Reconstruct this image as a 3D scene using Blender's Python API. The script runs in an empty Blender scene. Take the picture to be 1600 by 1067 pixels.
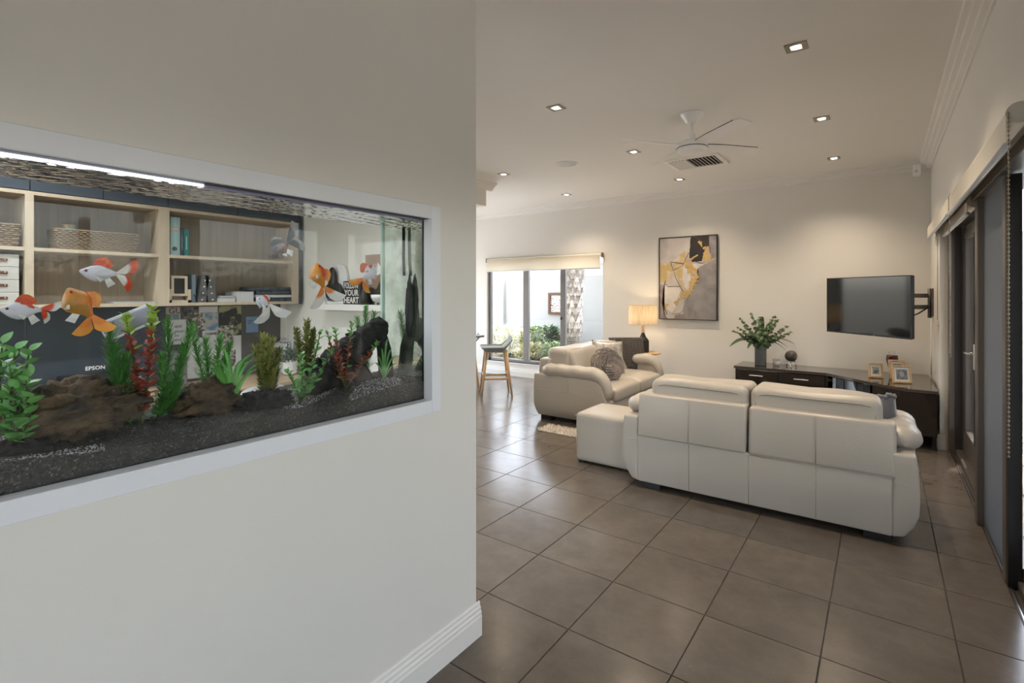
import bpy, bmesh, math, random
from mathutils import Vector, Matrix
random.seed(7)
R = math.radians
PI = math.pi
sc = bpy.context.scene
COL = sc.collection

# ---------------------------------------------------------------- camera
EYE = 1.459
HEAD = 2.20222          # heading of the view in the room's plan
FPX = 792.27            # focal length in pixels of a 1600 px wide picture
HOR = 458.3             # row of the horizon
cd = bpy.data.cameras.new('camera')
cd.sensor_width = 36
cd.lens = FPX / 1600 * 36
cd.shift_y = -(533.5 - HOR) / 1600
cd.clip_start = 0.05
cam = bpy.data.objects.new('camera', cd)
COL.objects.link(cam)
cam.location = (0, 0, EYE)
cam.rotation_euler = (R(90), 0, HEAD - R(90))
sc.camera = cam

# ---------------------------------------------------------------- world, sun, exposure
w = bpy.data.worlds.new('sky')
sc.world = w
w.use_nodes = True
nt = w.node_tree
bg = nt.nodes['Background']
sky = nt.nodes.new('ShaderNodeTexSky')
sky.sky_type = 'NISHITA'
sky.sun_disc = False
sky.sun_elevation = R(67)
sky.sun_rotation = R(-20)
sky.air_density = 1.2
sky.dust_density = 2.0
hs_ = nt.nodes.new('ShaderNodeHueSaturation'); hs_.inputs['Saturation'].default_value = .5    # hazy white sky
nt.links.new(sky.outputs[0], hs_.inputs['Color']); nt.links.new(hs_.outputs[0], bg.inputs['Color'])
bg.inputs['Strength'].default_value = 0.85

sd = bpy.data.lights.new('sun', 'SUN')
sd.energy = 5.0
sd.angle = R(0.6)
sd.color = (1.0, 0.95, 0.86)
sun = bpy.data.objects.new('sun', sd)
COL.objects.link(sun)
sun.rotation_euler = Vector((-0.15, -0.35, -0.92)).to_track_quat('-Z', 'Y').to_euler()

vs = sc.view_settings
sc.display_settings.display_device = 'sRGB'
vs.view_transform = 'Standard'
vs.look = 'None'
vs.gamma = 1
vs.use_curve_mapping = False
vs.exposure = 1.06
LAMP = 1.25              # common factor of the house's downlights

# ---------------------------------------------------------------- plan helpers
FW = Vector((math.cos(HEAD), math.sin(HEAD), 0))
RT = Vector((math.sin(HEAD), -math.cos(HEAD), 0))
CO = Vector((0, 0, EYE))
def ray(x, y):
    return FW + RT * ((x - 800) / FPX) + Vector((0, 0, (HOR - y) / FPX))
def onX(x, y, X):
    d = ray(x, y); return CO + d * (X / d.x)
def onY(x, y, Y):
    d = ray(x, y); return CO + d * (Y / d.y)
def onZ(x, y, z):
    d = ray(x, y); return CO + d * ((z - EYE) / d.z)
def proj(p):
    d = Vector(p) - CO
    z = d.dot(FW)
    if z < 0.05: return None
    return (800 + FPX * d.dot(RT) / z, HOR - FPX * d.z / z)

# ---------------------------------------------------------------- materials
MATS = {}
def new_mat(name):
    m = bpy.data.materials.new(name); m.use_nodes = True
    MATS[name] = m
    return m, m.node_tree, m.node_tree.nodes['Principled BSDF']
def P(name, col, rough=.5, metal=0., var=None, bump=None, spec=.5, emit=None, coat=0., sheen=0., obj_var=0., alpha=None, sub=0.):
    """var=(scale, amount, col2): noise mix to col2; bump=(scale, strength)"""
    m, t, b = new_mat(name)
    N = t.nodes; L = t.links
    b.inputs['Base Color'].default_value = (*col, 1)
    b.inputs['Roughness'].default_value = rough
    b.inputs['Metallic'].default_value = metal
    b.inputs['Specular IOR Level'].default_value = spec
    b.inputs['Coat Weight'].default_value = coat
    b.inputs['Sheen Weight'].default_value = sheen
    if emit: 
        b.inputs['Emission Color'].default_value = (*emit[:3], 1)
        b.inputs['Emission Strength'].default_value = emit[3]
    tc = N.new('ShaderNodeTexCoord')
    out = None
    if var:
        n = N.new('ShaderNodeTexNoise'); n.inputs['Scale'].default_value = var[0]; n.inputs['Detail'].default_value = 5
        L.new(tc.outputs['Object'], n.inputs['Vector'])
        mx = N.new('ShaderNodeMixRGB'); mx.inputs[1].default_value = (*col, 1); mx.inputs[2].default_value = (*var[2], 1)
        rp = N.new('ShaderNodeValToRGB'); rp.color_ramp.elements[0].position = .5 - .5 * (1 - var[1]) ; rp.color_ramp.elements[1].position = .5 + .5 * (1 - var[1]) + .001
        L.new(n.outputs['Fac'], rp.inputs[0]); L.new(rp.outputs[0], mx.inputs[0])
        out = mx.outputs[0]
    if obj_var:
        oi = N.new('ShaderNodeObjectInfo')
        hs = N.new('ShaderNodeHueSaturation')
        mr = N.new('ShaderNodeMapRange'); mr.inputs[3].default_value = 1 - obj_var; mr.inputs[4].default_value = 1 + obj_var
        L.new(oi.outputs['Random'], mr.inputs[0]); L.new(mr.outputs[0], hs.inputs['Value'])
        if out: L.new(out, hs.inputs['Color'])
        else: hs.inputs['Color'].default_value = (*col, 1)
        out = hs.outputs[0]
    if out: L.new(out, b.inputs['Base Color'])
    if bump:
        n2 = N.new('ShaderNodeTexNoise'); n2.inputs['Scale'].default_value = bump[0]; n2.inputs['Detail'].default_value = 4
        L.new(tc.outputs['Object'], n2.inputs['Vector'])
        bp = N.new('ShaderNodeBump'); bp.inputs['Strength'].default_value = bump[1]; bp.inputs['Distance'].default_value = .01
        L.new(n2.outputs['Fac'], bp.inputs['Height']); L.new(bp.outputs[0], b.inputs['Normal'])
    return m
def wood(name, c1, c2, scale=(30, 30, 2), rough=.45, spec=.4):
    m, t, b = new_mat(name)
    N = t.nodes; L = t.links
    tc = N.new('ShaderNodeTexCoord'); mp = N.new('ShaderNodeMapping'); mp.inputs['Scale'].default_value = scale
    L.new(tc.outputs['Object'], mp.inputs[0])
    n = N.new('ShaderNodeTexNoise'); n.inputs['Scale'].default_value = 1; n.inputs['Detail'].default_value = 6; n.inputs['Distortion'].default_value = .4
    L.new(mp.outputs[0], n.inputs['Vector'])
    rp = N.new('ShaderNodeValToRGB')
    rp.color_ramp.elements[0].position = .3; rp.color_ramp.elements[0].color = (*c1, 1)
    rp.color_ramp.elements[1].position = .7; rp.color_ramp.elements[1].color = (*c2, 1)
    L.new(n.outputs['Fac'], rp.inputs[0]); L.new(rp.outputs[0], b.inputs['Base Color'])
    b.inputs['Roughness'].default_value = rough; b.inputs['Specular IOR Level'].default_value = spec
    return m
def pane(name, tint=(1, 1, 1), ior=1.45, rough=0., dirt=0., dirtcol=(.5, .52, .5), thin=True):
    """thin clear sheet: Fresnel mix of a mirror and a straight-through tint"""
    m, t, b = new_mat(name)
    N = t.nodes; L = t.links
    N.remove(b)
    out = N['Material Output']
    tr = N.new('ShaderNodeBsdfTransparent'); tr.inputs[0].default_value = (*tint, 1)
    gl = N.new('ShaderNodeBsdfGlossy'); gl.inputs['Roughness'].default_value = rough
    fr = N.new('ShaderNodeFresnel'); fr.inputs[0].default_value = ior
    if thin:    # a thin sheet reflects alike from both sides
        ge = N.new('ShaderNodeNewGeometry'); mr = N.new('ShaderNodeMapRange'); mr.inputs[3].default_value = ior; mr.inputs[4].default_value = 1/ior
        L.new(ge.outputs['Backfacing'], mr.inputs[0]); L.new(mr.outputs[0], fr.inputs[0])
    mx = N.new('ShaderNodeMixShader')
    L.new(fr.outputs[0], mx.inputs[0]); L.new(tr.outputs[0], mx.inputs[1]); L.new(gl.outputs[0], mx.inputs[2])
    last = mx
    if dirt:
        df = N.new('ShaderNodeBsdfDiffuse'); df.inputs[0].default_value = (*dirtcol, 1)
        m2 = N.new('ShaderNodeMixShader'); m2.inputs[0].default_value = dirt
        L.new(mx.outputs[0], m2.inputs[1]); L.new(df.outputs[0], m2.inputs[2]); last = m2
    L.new(last.outputs[0], out.inputs[0])
    return m
def cloth_through(name, col, trans=.4, hole=0.):
    m, t, b = new_mat(name)
    N = t.nodes; L = t.links
    N.remove(b); out = N['Material Output']
    df = N.new('ShaderNodeBsdfDiffuse'); df.inputs[0].default_value = (*col, 1)
    tl = N.new('ShaderNodeBsdfTranslucent'); tl.inputs[0].default_value = (*col, 1)
    mx = N.new('ShaderNodeMixShader'); mx.inputs[0].default_value = trans
    L.new(df.outputs[0], mx.inputs[1]); L.new(tl.outputs[0], mx.inputs[2])
    last = mx
    if hole:
        tr = N.new('ShaderNodeBsdfTransparent'); m2 = N.new('ShaderNodeMixShader'); m2.inputs[0].default_value = hole
        L.new(mx.outputs[0], m2.inputs[1]); L.new(tr.outputs[0], m2.inputs[2]); last = m2
    L.new(last.outputs[0], out.inputs[0])
    return m

# ---------------------------------------------------------------- mesh building
class MB:
    def __init__(s): s.v = []; s.f = []
    def add(s, vs, fs):
        n = len(s.v); s.v += [tuple(p) for p in vs]; s.f += [tuple(i + n for i in f) for f in fs]; return s
    def box(s, x0, x1, y0, y1, z0, z1):
        return s.add([(x0,y0,z0),(x1,y0,z0),(x1,y1,z0),(x0,y1,z0),(x0,y0,z1),(x1,y0,z1),(x1,y1,z1),(x0,y1,z1)],
                     [(0,3,2,1),(4,5,6,7),(0,1,5,4),(1,2,6,5),(2,3,7,6),(3,0,4,7)])
    def bm(s, bm, mat=None):
        bm.verts.ensure_lookup_table()
        s.add([(mat @ v.co) if mat else v.co for v in bm.verts], [[v.index for v in f.verts] for f in bm.faces]); bm.free(); return s
    def rbox(s, x0, x1, y0, y1, z0, z1, r=.01, seg=2, mat=None, warp=None, cuts=0):
        b = bmesh.new(); bmesh.ops.create_cube(b, size=1)
        for v in b.verts:
            v.co = Vector(((x0+x1)/2 + v.co.x*(x1-x0), (y0+y1)/2 + v.co.y*(y1-y0), (z0+z1)/2 + v.co.z*(z1-z0)))
        if cuts:
            bmesh.ops.subdivide_edges(b, edges=b.edges[:], cuts=cuts, use_grid_fill=True)
            sharp = [e for e in b.edges if len(e.link_faces) == 2 and e.calc_face_angle(0) > .5]
        else: sharp = b.edges[:]
        bmesh.ops.bevel(b, geom=sharp, offset=r, segments=seg, affect='EDGES', profile=.5, clamp_overlap=True)
        b.verts.index_update()
        if warp:
            for v in b.verts: v.co = Vector(warp(v.co))
        return s.bm(b, mat)
    def puff(s, x0, x1, y0, y1, z0, z1, ex=4., n=20, m=12, mat=None, warp=None):
        """superellipsoid cushion"""
        vs = []; fs = []
        cx, cy, cz = (x0+x1)/2, (y0+y1)/2, (z0+z1)/2
        def sg(t, e): return math.copysign(abs(t) ** (2/e), t)
        for j in range(m+1):
            ph = -PI/2 + PI*j/m
            for i in range(n):
                th = 2*PI*i/n
                c = sg(math.cos(ph), ex)
                p = Vector((cx + (x1-x0)/2*c*sg(math.cos(th), ex), cy + (y1-y0)/2*c*sg(math.sin(th), ex), cz + (z1-z0)/2*sg(math.sin(ph), ex)))
                if warp: p = Vector(warp(p))
                vs.append(mat @ p if mat else p)
        for j in range(m):
            for i in range(n):
                a = j*n+i; b2 = j*n+(i+1) % n
                fs.append((a, b2, b2+n, a+n))
        return s.add(vs, fs)
    def tube(s, pts, r, n=8, closed=False, flat=None):
        pts = [Vector(p) for p in pts]; k = len(pts)
        rs = r if isinstance(r, (list, tuple)) else [r]*k
        up = None; vs = []
        for i, p in enumerate(pts):
            if closed: d = pts[(i+1) % k] - pts[i-1]
            else: d = pts[min(i+1, k-1)] - pts[max(i-1, 0)]
            if d.length < 1e-9: d = Vector((0, 0, 1))
            d.normalize()
            if up is None:
                up = Vector((0, 0, 1)) if abs(d.z) < .9 else Vector((1, 0, 0))
            a = d.cross(up); 
            if a.length < 1e-6: a = d.cross(Vector((0, 1, .3)))
            a.normalize(); b2 = a.cross(d).normalized(); up = b2
            for j in range(n):
                t = 2*PI*j/n
                vs.append(p + a*(math.cos(t)*rs[i]*(flat[0] if flat else 1)) + b2*(math.sin(t)*rs[i]*(flat[1] if flat else 1)))
        fs = []
        for i in range(k if closed else k-1):
            for j in range(n):
                q = (i+1) % k
                fs.append((i*n+j, i*n+(j+1) % n, q*n+(j+1) % n, q*n+j))
        if not closed:
            fs.append(tuple(range(n-1, -1, -1))); fs.append(tuple((k-1)*n+j for j in range(n)))
        return s.add(vs, fs)
    def lathe(s, prof, n=20, c=(0, 0, 0), mat=None):
        vs = []; fs = []; k = len(prof)
        for (r, z) in prof:
            for j in range(n):
                t = 2*PI*j/n; p = Vector((c[0]+r*math.cos(t), c[1]+r*math.sin(t), c[2]+z)); vs.append(mat @ p if mat else p)
        for i in range(k-1):
            for j in range(n): fs.append((i*n+j, i*n+(j+1) % n, (i+1)*n+(j+1) % n, (i+1)*n+j))
        fs.append(tuple(range(n-1, -1, -1))); fs.append(tuple((k-1)*n+j for j in range(n)))
        return s.add(vs, fs)
    def prism(s, poly, z0, z1):
        n = len(poly)
        return s.add([(x, y, z0) for x, y in poly] + [(x, y, z1) for x, y in poly],
                     [tuple(range(n-1, -1, -1)), tuple(range(n, 2*n))] + [(i, (i+1) % n, n+(i+1) % n, n+i) for i in range(n)])
    def extrude(s, poly3, vec):
        n = len(poly3); v = Vector(vec)
        return s.add([Vector(p) for p in poly3] + [Vector(p)+v for p in poly3],
                     [tuple(range(n-1, -1, -1)), tuple(range(n, 2*n))] + [(i, (i+1) % n, n+(i+1) % n, n+i) for i in range(n)])
    def ball(s, c, r, n=12, m=8, sc3=(1, 1, 1), mat=None):
        vs = []; fs = []
        for j in range(m+1):
            ph = -PI/2 + PI*j/m
            for i in range(n):
                th = 2*PI*i/n
                p = Vector((c[0]+r*sc3[0]*math.cos(ph)*math.cos(th), c[1]+r*sc3[1]*math.cos(ph)*math.sin(th), c[2]+r*sc3[2]*math.sin(ph)))
                vs.append(mat @ p if mat else p)
        for j in range(m):
            for i in range(n):
                a = j*n+i; b2 = j*n+(i+1) % n; fs.append((a, b2, b2+n, a+n))
        return s.add(vs, fs)
    def grid(s, fn, nu, nv):
        vs = [fn(i/nu, j/nv) for j in range(nv+1) for i in range(nu+1)]
        fs = [(j*(nu+1)+i, j*(nu+1)+i+1, (j+1)*(nu+1)+i+1, (j+1)*(nu+1)+i) for j in range(nv) for i in range(nu)]
        return s.add(vs, fs)
    def mesh(s, name, smooth=False, fix=True):
        me = bpy.data.meshes.new(name); me.from_pydata([tuple(p) for p in s.v], [], s.f)
        if fix:
            b = bmesh.new(); b.from_mesh(me)
            bmesh.ops.remove_doubles(b, verts=b.verts[:], dist=1e-6)
            bmesh.ops.dissolve_degenerate(b, dist=1e-7, edges=b.edges[:])
            bmesh.ops.recalc_face_normals(b, faces=b.faces[:])
            b.to_mesh(me); b.free()
        if smooth:
            me.polygons.foreach_set('use_smooth', [True]*len(me.polygons))
            if smooth == 'auto':
                me.set_sharp_from_angle(angle=R(38))
        me.update()
        return me

def link(name, me, mat, parent=None, world=True):
    o = bpy.data.objects.new(name, me); COL.objects.link(o)
    if mat is not None and me is not None and len(me.materials) == 0: me.materials.append(MATS[mat] if isinstance(mat, str) else mat)
    if parent is not None:
        o.parent = parent
        if world and parent.parent is None and not parent.get('_loc'):
            o.matrix_parent_inverse = parent.matrix_basis.inverted()
    return o
def thing(name, label, cat, loc=(0, 0, 0), rotz=0., group=None, rot=None):
    o = bpy.data.objects.new(name, None); COL.objects.link(o); o.empty_display_size = .05
    o.location = loc; o.rotation_euler = rot if rot else (0, 0, rotz)
    o['label'] = label; o['category'] = cat
    if group: o['group'] = group
    return o
def part(root, name, mb, mat, smooth=False, world=False, label=None, kind=None):
    """a piece of root; world=True: mesh given in room coordinates, else in root's own"""
    me = mb.mesh(name, smooth) if isinstance(mb, MB) else mb
    o = bpy.data.objects.new(name, me); COL.objects.link(o)
    if len(me.materials) == 0: me.materials.append(MATS[mat])
    o.parent = root
    if world and root.parent is None: o.matrix_parent_inverse = root.matrix_basis.inverted()
    if label: o['label'] = label
    if kind: o['kind'] = kind
    return o
def single(name, mb, mat, label, cat, group=None, smooth=False, loc=None, rot=None):
    me = mb.mesh(name, smooth) if isinstance(mb, MB) else mb
    o = bpy.data.objects.new(name, me); COL.objects.link(o)
    if len(me.materials) == 0: me.materials.append(MATS[mat])
    o['label'] = label; o['category'] = cat
    if group: o['group'] = group
    if loc: o.location = loc
    if rot: o.rotation_euler = rot
    return o
def struct(name, mb, mat, smooth=False, label=None):
    o = bpy.data.objects.new(name, mb.mesh(name, smooth)); COL.objects.link(o)
    o.data.materials.append(MATS[mat]); o['kind'] = 'structure'
    if label: o['label'] = label
    return o
def copy_tree(o, parent=None):
    c = o.copy(); COL.objects.link(c); c.parent = parent
    if parent is not None: c.matrix_parent_inverse = o.matrix_parent_inverse.copy()
    for ch in list(o.children): copy_tree(ch, c)
    return c
def text_mesh(txt, size, depth=.0006, align='LEFT', bold=False):
    cu = bpy.data.curves.new('lettering', 'FONT'); cu.body = txt; cu.size = size; cu.extrude = depth
    cu.align_x = align; cu.resolution_u = 2
    if bold: cu.offset = size*.02
    o = bpy.data.objects.new('lettering', cu); COL.objects.link(o)
    dg = bpy.context.evaluated_depsgraph_get(); dg.update()
    me = bpy.data.meshes.new_from_object(o.evaluated_get(dg))
    bpy.data.objects.remove(o); bpy.data.curves.remove(cu)
    me.materials.clear()
    return me
# frames that turn flat lettering (x right, y up, z out) onto a wall
FACE_PX = Matrix(((0, 0, 1), (1, 0, 0), (0, 1, 0))).to_4x4()     # seen from +X: right is +Y
FACE_NY = Matrix(((1, 0, 0), (0, 0, -1), (0, 1, 0))).to_4x4()    # seen from -Y: right is +X
def lettering(root, txt, size, at, face, mat, squeeze=None, align='LEFT', bold=False):
    me = text_mesh(txt, size, align=align, bold=bold)
    S = Matrix.Diagonal((squeeze or 1, 1, 1, 1))
    me.transform(Matrix.Translation(at) @ face @ S)
    return part(root, 'lettering', me, mat, world=True)
def lamp_light(name, kind, energy, loc, rot=(0, 0, 0), col=(1, .82, .62), size=.05, spot=None, parent=None):
    l = bpy.data.lights.new(name, kind); l.energy = energy; l.color = col
    if kind == 'SPOT': l.spot_size = spot or R(110); l.spot_blend = 1.0; l.shadow_soft_size = size
    elif kind == 'POINT': l.shadow_soft_size = size
    elif kind == 'AREA': l.shape = 'RECTANGLE'; l.size = size[0]; l.size_y = size[1]
    o = bpy.data.objects.new(name, l); COL.objects.link(o)
    if parent is not None: o.parent = parent
    o.location = loc; o.rotation_euler = rot
    return o

# ---- palette
P('wall_paint', (.77, .74, .685), .6, var=(.8, .3, (.755, .725, .67)), bump=(220, .03))
P('ceiling_paint', (.82, .795, .75), .7)
P('trim_white', (.80, .775, .73), .4)
P('frame_white', (.66, .67, .68), .35)
P('grout', (.055, .047, .04), .8)
P('bronze', (.125, .108, .096), .38, .35)
P('dark_bronze', (.035, .032, .032), .45, .2)
P('black_metal', (.018, .017, .018), .4, .3)
P('black_rubber', (.012, .012, .013), .6)
P('chrome', (.75, .75, .76), .16, 1)
P('brushed_steel', (.62, .6, .57), .32, 1)
P('leather', (.475, .438, .385), .36, var=(3, .35, (.445, .408, .355)), bump=(90, .10), spec=.45)
P('leather_seam', (.20, .175, .15), .6)
P('leather_stitch', (.36, .33, .29), .5)
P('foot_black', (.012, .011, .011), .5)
wood('oak_light', (.52, .33, .17), (.66, .45, .25), (40, 40, 3))
wood('oak_shelf', (.36, .295, .23), (.45, .375, .30), (26, 26, 1.2), rough=.55)
wood('oak_edge', (.47, .385, .285), (.54, .45, .335), (26, 26, 3), rough=.55)
wood('espresso', (.016, .011, .009), (.035, .024, .018), (30, 4, 30), rough=.09, spec=.6)
P('white_ceramic', (.8, .79, .77), .25)
P('white_plastic', (.78, .76, .72), .4)
P('fan_white', (.88, .865, .83), .35)
# ================================================================ the room
XL, XR, YB, ZC = -1.40, 0.43, 7.25, 2.92
YN = -2.6            # wall behind the photographer
XW = -7.0            # far kitchen side
SY = 2.58; SX = -4.5; SWY = -1.6    # study: side wall, rear wall, window wall
XB = -1.70
YE = 1.655

# ---- floor: grout bed with single tiles
TS = .45; TX0 = -1.5521; TY0 = 1.9236
def tile_mat():
    m, t, b = new_mat('floor_tile')
    N = t.nodes; L = t.links
    tc = N.new('ShaderNodeTexCoord'); oi = N.new('ShaderNodeObjectInfo')
    ad = N.new('ShaderNodeVectorMath'); ad.operation = 'MULTIPLY_ADD'
    ad.inputs[1].default_value = (1, 1, 1)
    L.new(tc.outputs['Object'], ad.inputs[0])
    cb = N.new('ShaderNodeCombineXYZ'); ml = N.new('ShaderNodeMath'); ml.operation = 'MULTIPLY'; ml.inputs[1].default_value = 37
    L.new(oi.outputs['Random'], ml.inputs[0])
    for i in range(3): L.new(ml.outputs[0], cb.inputs[i])
    L.new(cb.outputs[0], ad.inputs[2])
    n1 = N.new('ShaderNodeTexNoise'); n1.inputs['Scale'].default_value = 7; n1.inputs['Detail'].default_value = 8; n1.inputs['Roughness'].default_value = .65
    L.new(ad.outputs[0], n1.inputs['Vector'])
    rp = N.new('ShaderNodeValToRGB')
    rp.color_ramp.elements[0].position = .3; rp.color_ramp.elements[0].color = (.100, .083, .067, 1)
    rp.color_ramp.elements[1].position = .72; rp.color_ramp.elements[1].color = (.138, .116, .095, 1)
    L.new(n1.outputs['Fac'], rp.inputs[0])
    n2 = N.new('ShaderNodeTexNoise'); n2.inputs['Scale'].default_value = 60; n2.inputs['Detail'].default_value = 2
    L.new(ad.outputs[0], n2.inputs['Vector'])
    r2 = N.new('ShaderNodeValToRGB'); r2.color_ramp.elements[0].position = .68; r2.color_ramp.elements[1].position = .78
    r2.color_ramp.elements[1].color = (.28, .28, .28, 1)
    L.new(n2.outputs['Fac'], r2.inputs[0])
    mx = N.new('ShaderNodeMixRGB'); mx.inputs[2].default_value = (.24, .21, .175, 1)
    L.new(r2.outputs[0], mx.inputs[0]); L.new(rp.outputs[0], mx.inputs[1])
    hs = N.new('ShaderNodeHueSaturation'); mr = N.new('ShaderNodeMapRange'); mr.inputs[3].default_value = .93; mr.inputs[4].default_value = 1.07
    L.new(oi.outputs['Random'], mr.inputs[0]); L.new(mr.outputs[0], hs.inputs['Value']); L.new(mx.outputs[0], hs.inputs['Color'])
    L.new(hs.outputs[0], b.inputs['Base Color'])
    b.inputs['Roughness'].default_value = .22; b.inputs['Specular IOR Level'].default_value = .5
tile_mat()
floor = struct('floor', MB().box(XW, .60, SY, YB+.1, -.12, -.004).box(SX-.1, .60, SWY-.1, SY, -.12, -.004).box(XB, .60, YN, SWY-.1, -.12, -.004), 'grout', label='dark grout bed under square taupe floor tiles')
g = .0022
def tile_mb(x0, x1, y0, y1):
    return MB().rbox(x0+g, x1-g, y0+g, y1-g, -.012, 0, .0012, 1)
full = tile_mb(-TS/2, TS/2, -TS/2, TS/2).mesh('tile', 'auto')
full.materials.append(MATS['floor_tile'])
cells = []
for i in range(-13, 6):
    for j in range(-11, 13):
        x0, y0 = TX0 + i*TS, TY0 + j*TS
        x1, y1 = min(x0+TS, .508), min(y0+TS, YB)
        x0c, y0c = max(x0, XW), max(y0, YN)
        if (y1 < SY and x0 < SX) or (y0 < SWY and x0 < XB): continue
        if x1-x0c < .02 or y1-y0c < .02: continue
        if x0 < XL-.0 and x1 < XL-.02 and y1 < 1.60 and x0 > -1.75: pass
        c = ((x0c+x1)/2, (y0c+y1)/2, 0)
        q = proj(c); size = 0
        if q and -60 < q[0] < 1660 and q[1] < 1250:
            # seen only beyond the aquarium wall's end
            size = 1/(Vector(c)-CO).length
            if q[0] < 700: size *= .05
        cells.append((size, x0c, x1, y0c, y1))
cells.sort(reverse=True)
rest = MB()
for k, (s_, x0, x1, y0, y1) in enumerate(cells):
    if s_ > 0 and k < 290:
        if abs(x1-x0-TS) < 1e-4 and abs(y1-y0-TS) < 1e-4:
            o = part(floor, 'tile', full, 'floor_tile'); o.location = ((x0+x1)/2, (y0+y1)/2, 0)
        else:
            o = part(floor, 'tile', tile_mb(x0, x1, y0, y1), 'floor_tile')
    else:
        rest.add(*[(m.v, m.f) for m in [tile_mb(x0, x1, y0, y1)]][0])
part(floor, 'tile_field', rest, 'floor_tile', kind='stuff')

# ---- ceiling
struct('ceiling', MB().box(XW-.1, .68, YN-.1, YB+.12, ZC, ZC+.2), 'ceiling_paint')
struct('trim_eave', MB().box(XW-.1, .68, YB+.12, YB+1.02, ZC, ZC+.14), 'trim_white', label='white eave over the garden window')

# ---- wall with the aquarium opening
TY1, TYA, TZ0, TZ1 = 1.405, -.44, 1.030, 1.762      # opening
wl = MB()
XB = -1.70
YE = 1.655
wl.box(XB, XL, YN, YE, 0, TZ0).box(XB, XL, YN, YE, TZ1, ZC).box(XB, XL, TY1, YE, TZ0, TZ1).box(XB, XL, YN, TYA, TZ0, TZ1)
struct('wall_left', wl, 'wall_paint', label='off-white partition wall with the aquarium set into it')
# skirting: stepped profile swept along walls
SK = [(0, 0), (.018, 0), (.018, .082), (.0155, .088), (.0155, .100), (.012, .106), (.012, .118), (.0075, .124), (.0075, .136), (.004, .142), (0, .142)]
def skirt(p0, p1, nrm):
    """profile along p0->p1 on the side of nrm"""
    p0 = Vector((*p0, 0)); p1 = Vector((*p1, 0)); n = Vector((*nrm, 0))
    return MB().extrude([p0 + n*d + Vector((0, 0, z)) for d, z in SK], p1-p0)
b = skirt((XL, YN), (XL, YE+.018), (1, 0))
struct('baseboard_left', b, 'trim_white')
b = skirt((XB, YE), (XL+.0, YE), (0, 1))
struct('baseboard_end', b, 'trim_white')

# ---- back wall with the window opening
WX0, WX1, WZ0, WZ1 = -5.88, -3.535, .235, 2.10
wb = MB()
wb.box(XW, WX0, YB, YB+.12, 0, ZC).box(WX1, .60, YB, YB+.12, 0, ZC).box(WX0, WX1, YB, YB+.12, 0, WZ0).box(WX0, WX1, YB, YB+.12, WZ1, ZC)
struct('wall_back', wb, 'wall_paint', label='off-white rear wall with window and picture')
struct('baseboard_back', skirt((XW, YB), (XR, YB), (0, -1)), 'trim_white')
# window 1
P('blind_cloth_w', (.70, .655, .57), .8); P('nickel_', (.3, .27, .23), .4, .6)
P('bloom_grey', (.21, .20, .195), .4, .2)  # frame colour lightened to include the bloom from the bright panes
win = struct('window_1', MB().box(WX0, WX1, YB-.012, YB+.12, WZ0-.02, WZ0), 'trim_white', label='three-pane dark framed window beside the seating')
fy0, fy1 = YB+.06, YB+.115
def xat(px): return onY(px, 500, YB+.07).x
for (a, c, z0, z1) in [(WX0, WX0+.055, WZ0, WZ1), (WX1-.03, WX1, WZ0, WZ1), (WX0, WX1, WZ0, WZ0+.05), (WX0, WX1, WZ1-.05, WZ1)]:
    part(win, 'window_frame', MB().rbox(a, c, fy0, fy1, z0, z1, .004, 1), 'bloom_grey')
mul = [xat(818), xat(826), xat(876), xat(884)]
for k in (0, 2):
    part(win, 'mullion', MB().rbox(mul[k], mul[k+1], fy0-.005, fy1, WZ0+.05, WZ1-.05, .004, 1), 'bloom_grey')
pane('window_glass', (.985, .983, .98))
for a, c in [(WX0+.055, mul[0]), (mul[1], mul[2]), (mul[3], WX1-.03)]:
    part(win, 'pane', MB().box(a, c, fy0+.02, fy0+.026, WZ0+.05, WZ1-.05), 'window_glass')
part(win, 'latch', MB().rbox(mul[2]+.01, mul[2]+.03, fy0-.025, fy0-.004, 1.02, 1.06, .004, 1), 'black_rubber')

# ---- right wall: nib, header over the doors, solid stretch behind the camera
DY0, DY1, DZ = -2.3, 6.19, 2.12  # opening lengthened behind the camera to let in more daylight
wr = MB()
wr.box(XR, XR+.25, DY1, YB+.02, 0, ZC).box(XR, XR+.25, DY0, DY1, DZ, ZC).box(XR, XR+.25, YN, DY0, 0, ZC)
struct('wall_right', wr, 'wall_paint', label='off-white side wall above the sliding doors')
struct('baseboard_right', skirt((XR, YB), (XR, DY1-.006), (-1, 0)), 'trim_white')
b = skirt((XR-.018, DY1), (XR+.045, DY1), (0, -1)); struct('baseboard_nib', b, 'trim_white')
struct('wall_behind', MB().box(XB, .7, YN-.1, YN, 0, ZC), 'wall_paint')
struct('wall_kitchen', MB().box(XW-.1, XW, SY, 4.6, 0, ZC).box(XW-.1, XW, 7.0, YB+.1, 0, ZC).box(XW-.1, XW, 4.6, 7.0, 2.3, ZC).box(XW, SX-.1, SY, SY+.1, 0, ZC), 'wall_paint')

d3 = struct('door_added', MB().box(XW-.1, XW, 4.6, 7.0, -.02, 0), 'bronze', label='unseen wide glazed doors added at the kitchen end for daylight')  # unseen opening, added so daylight lifts the ceiling and walls
for a in (4.6, 5.77, 6.94): part(d3, 'door_stile', MB().box(XW-.08, XW-.03, a, a+.06, 0, 2.3), 'bronze')
for z in (0, 2.24): part(d3, 'door_rail', MB().box(XW-.08, XW-.03, 4.66, 6.94, z, z+.06), 'bronze')
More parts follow.
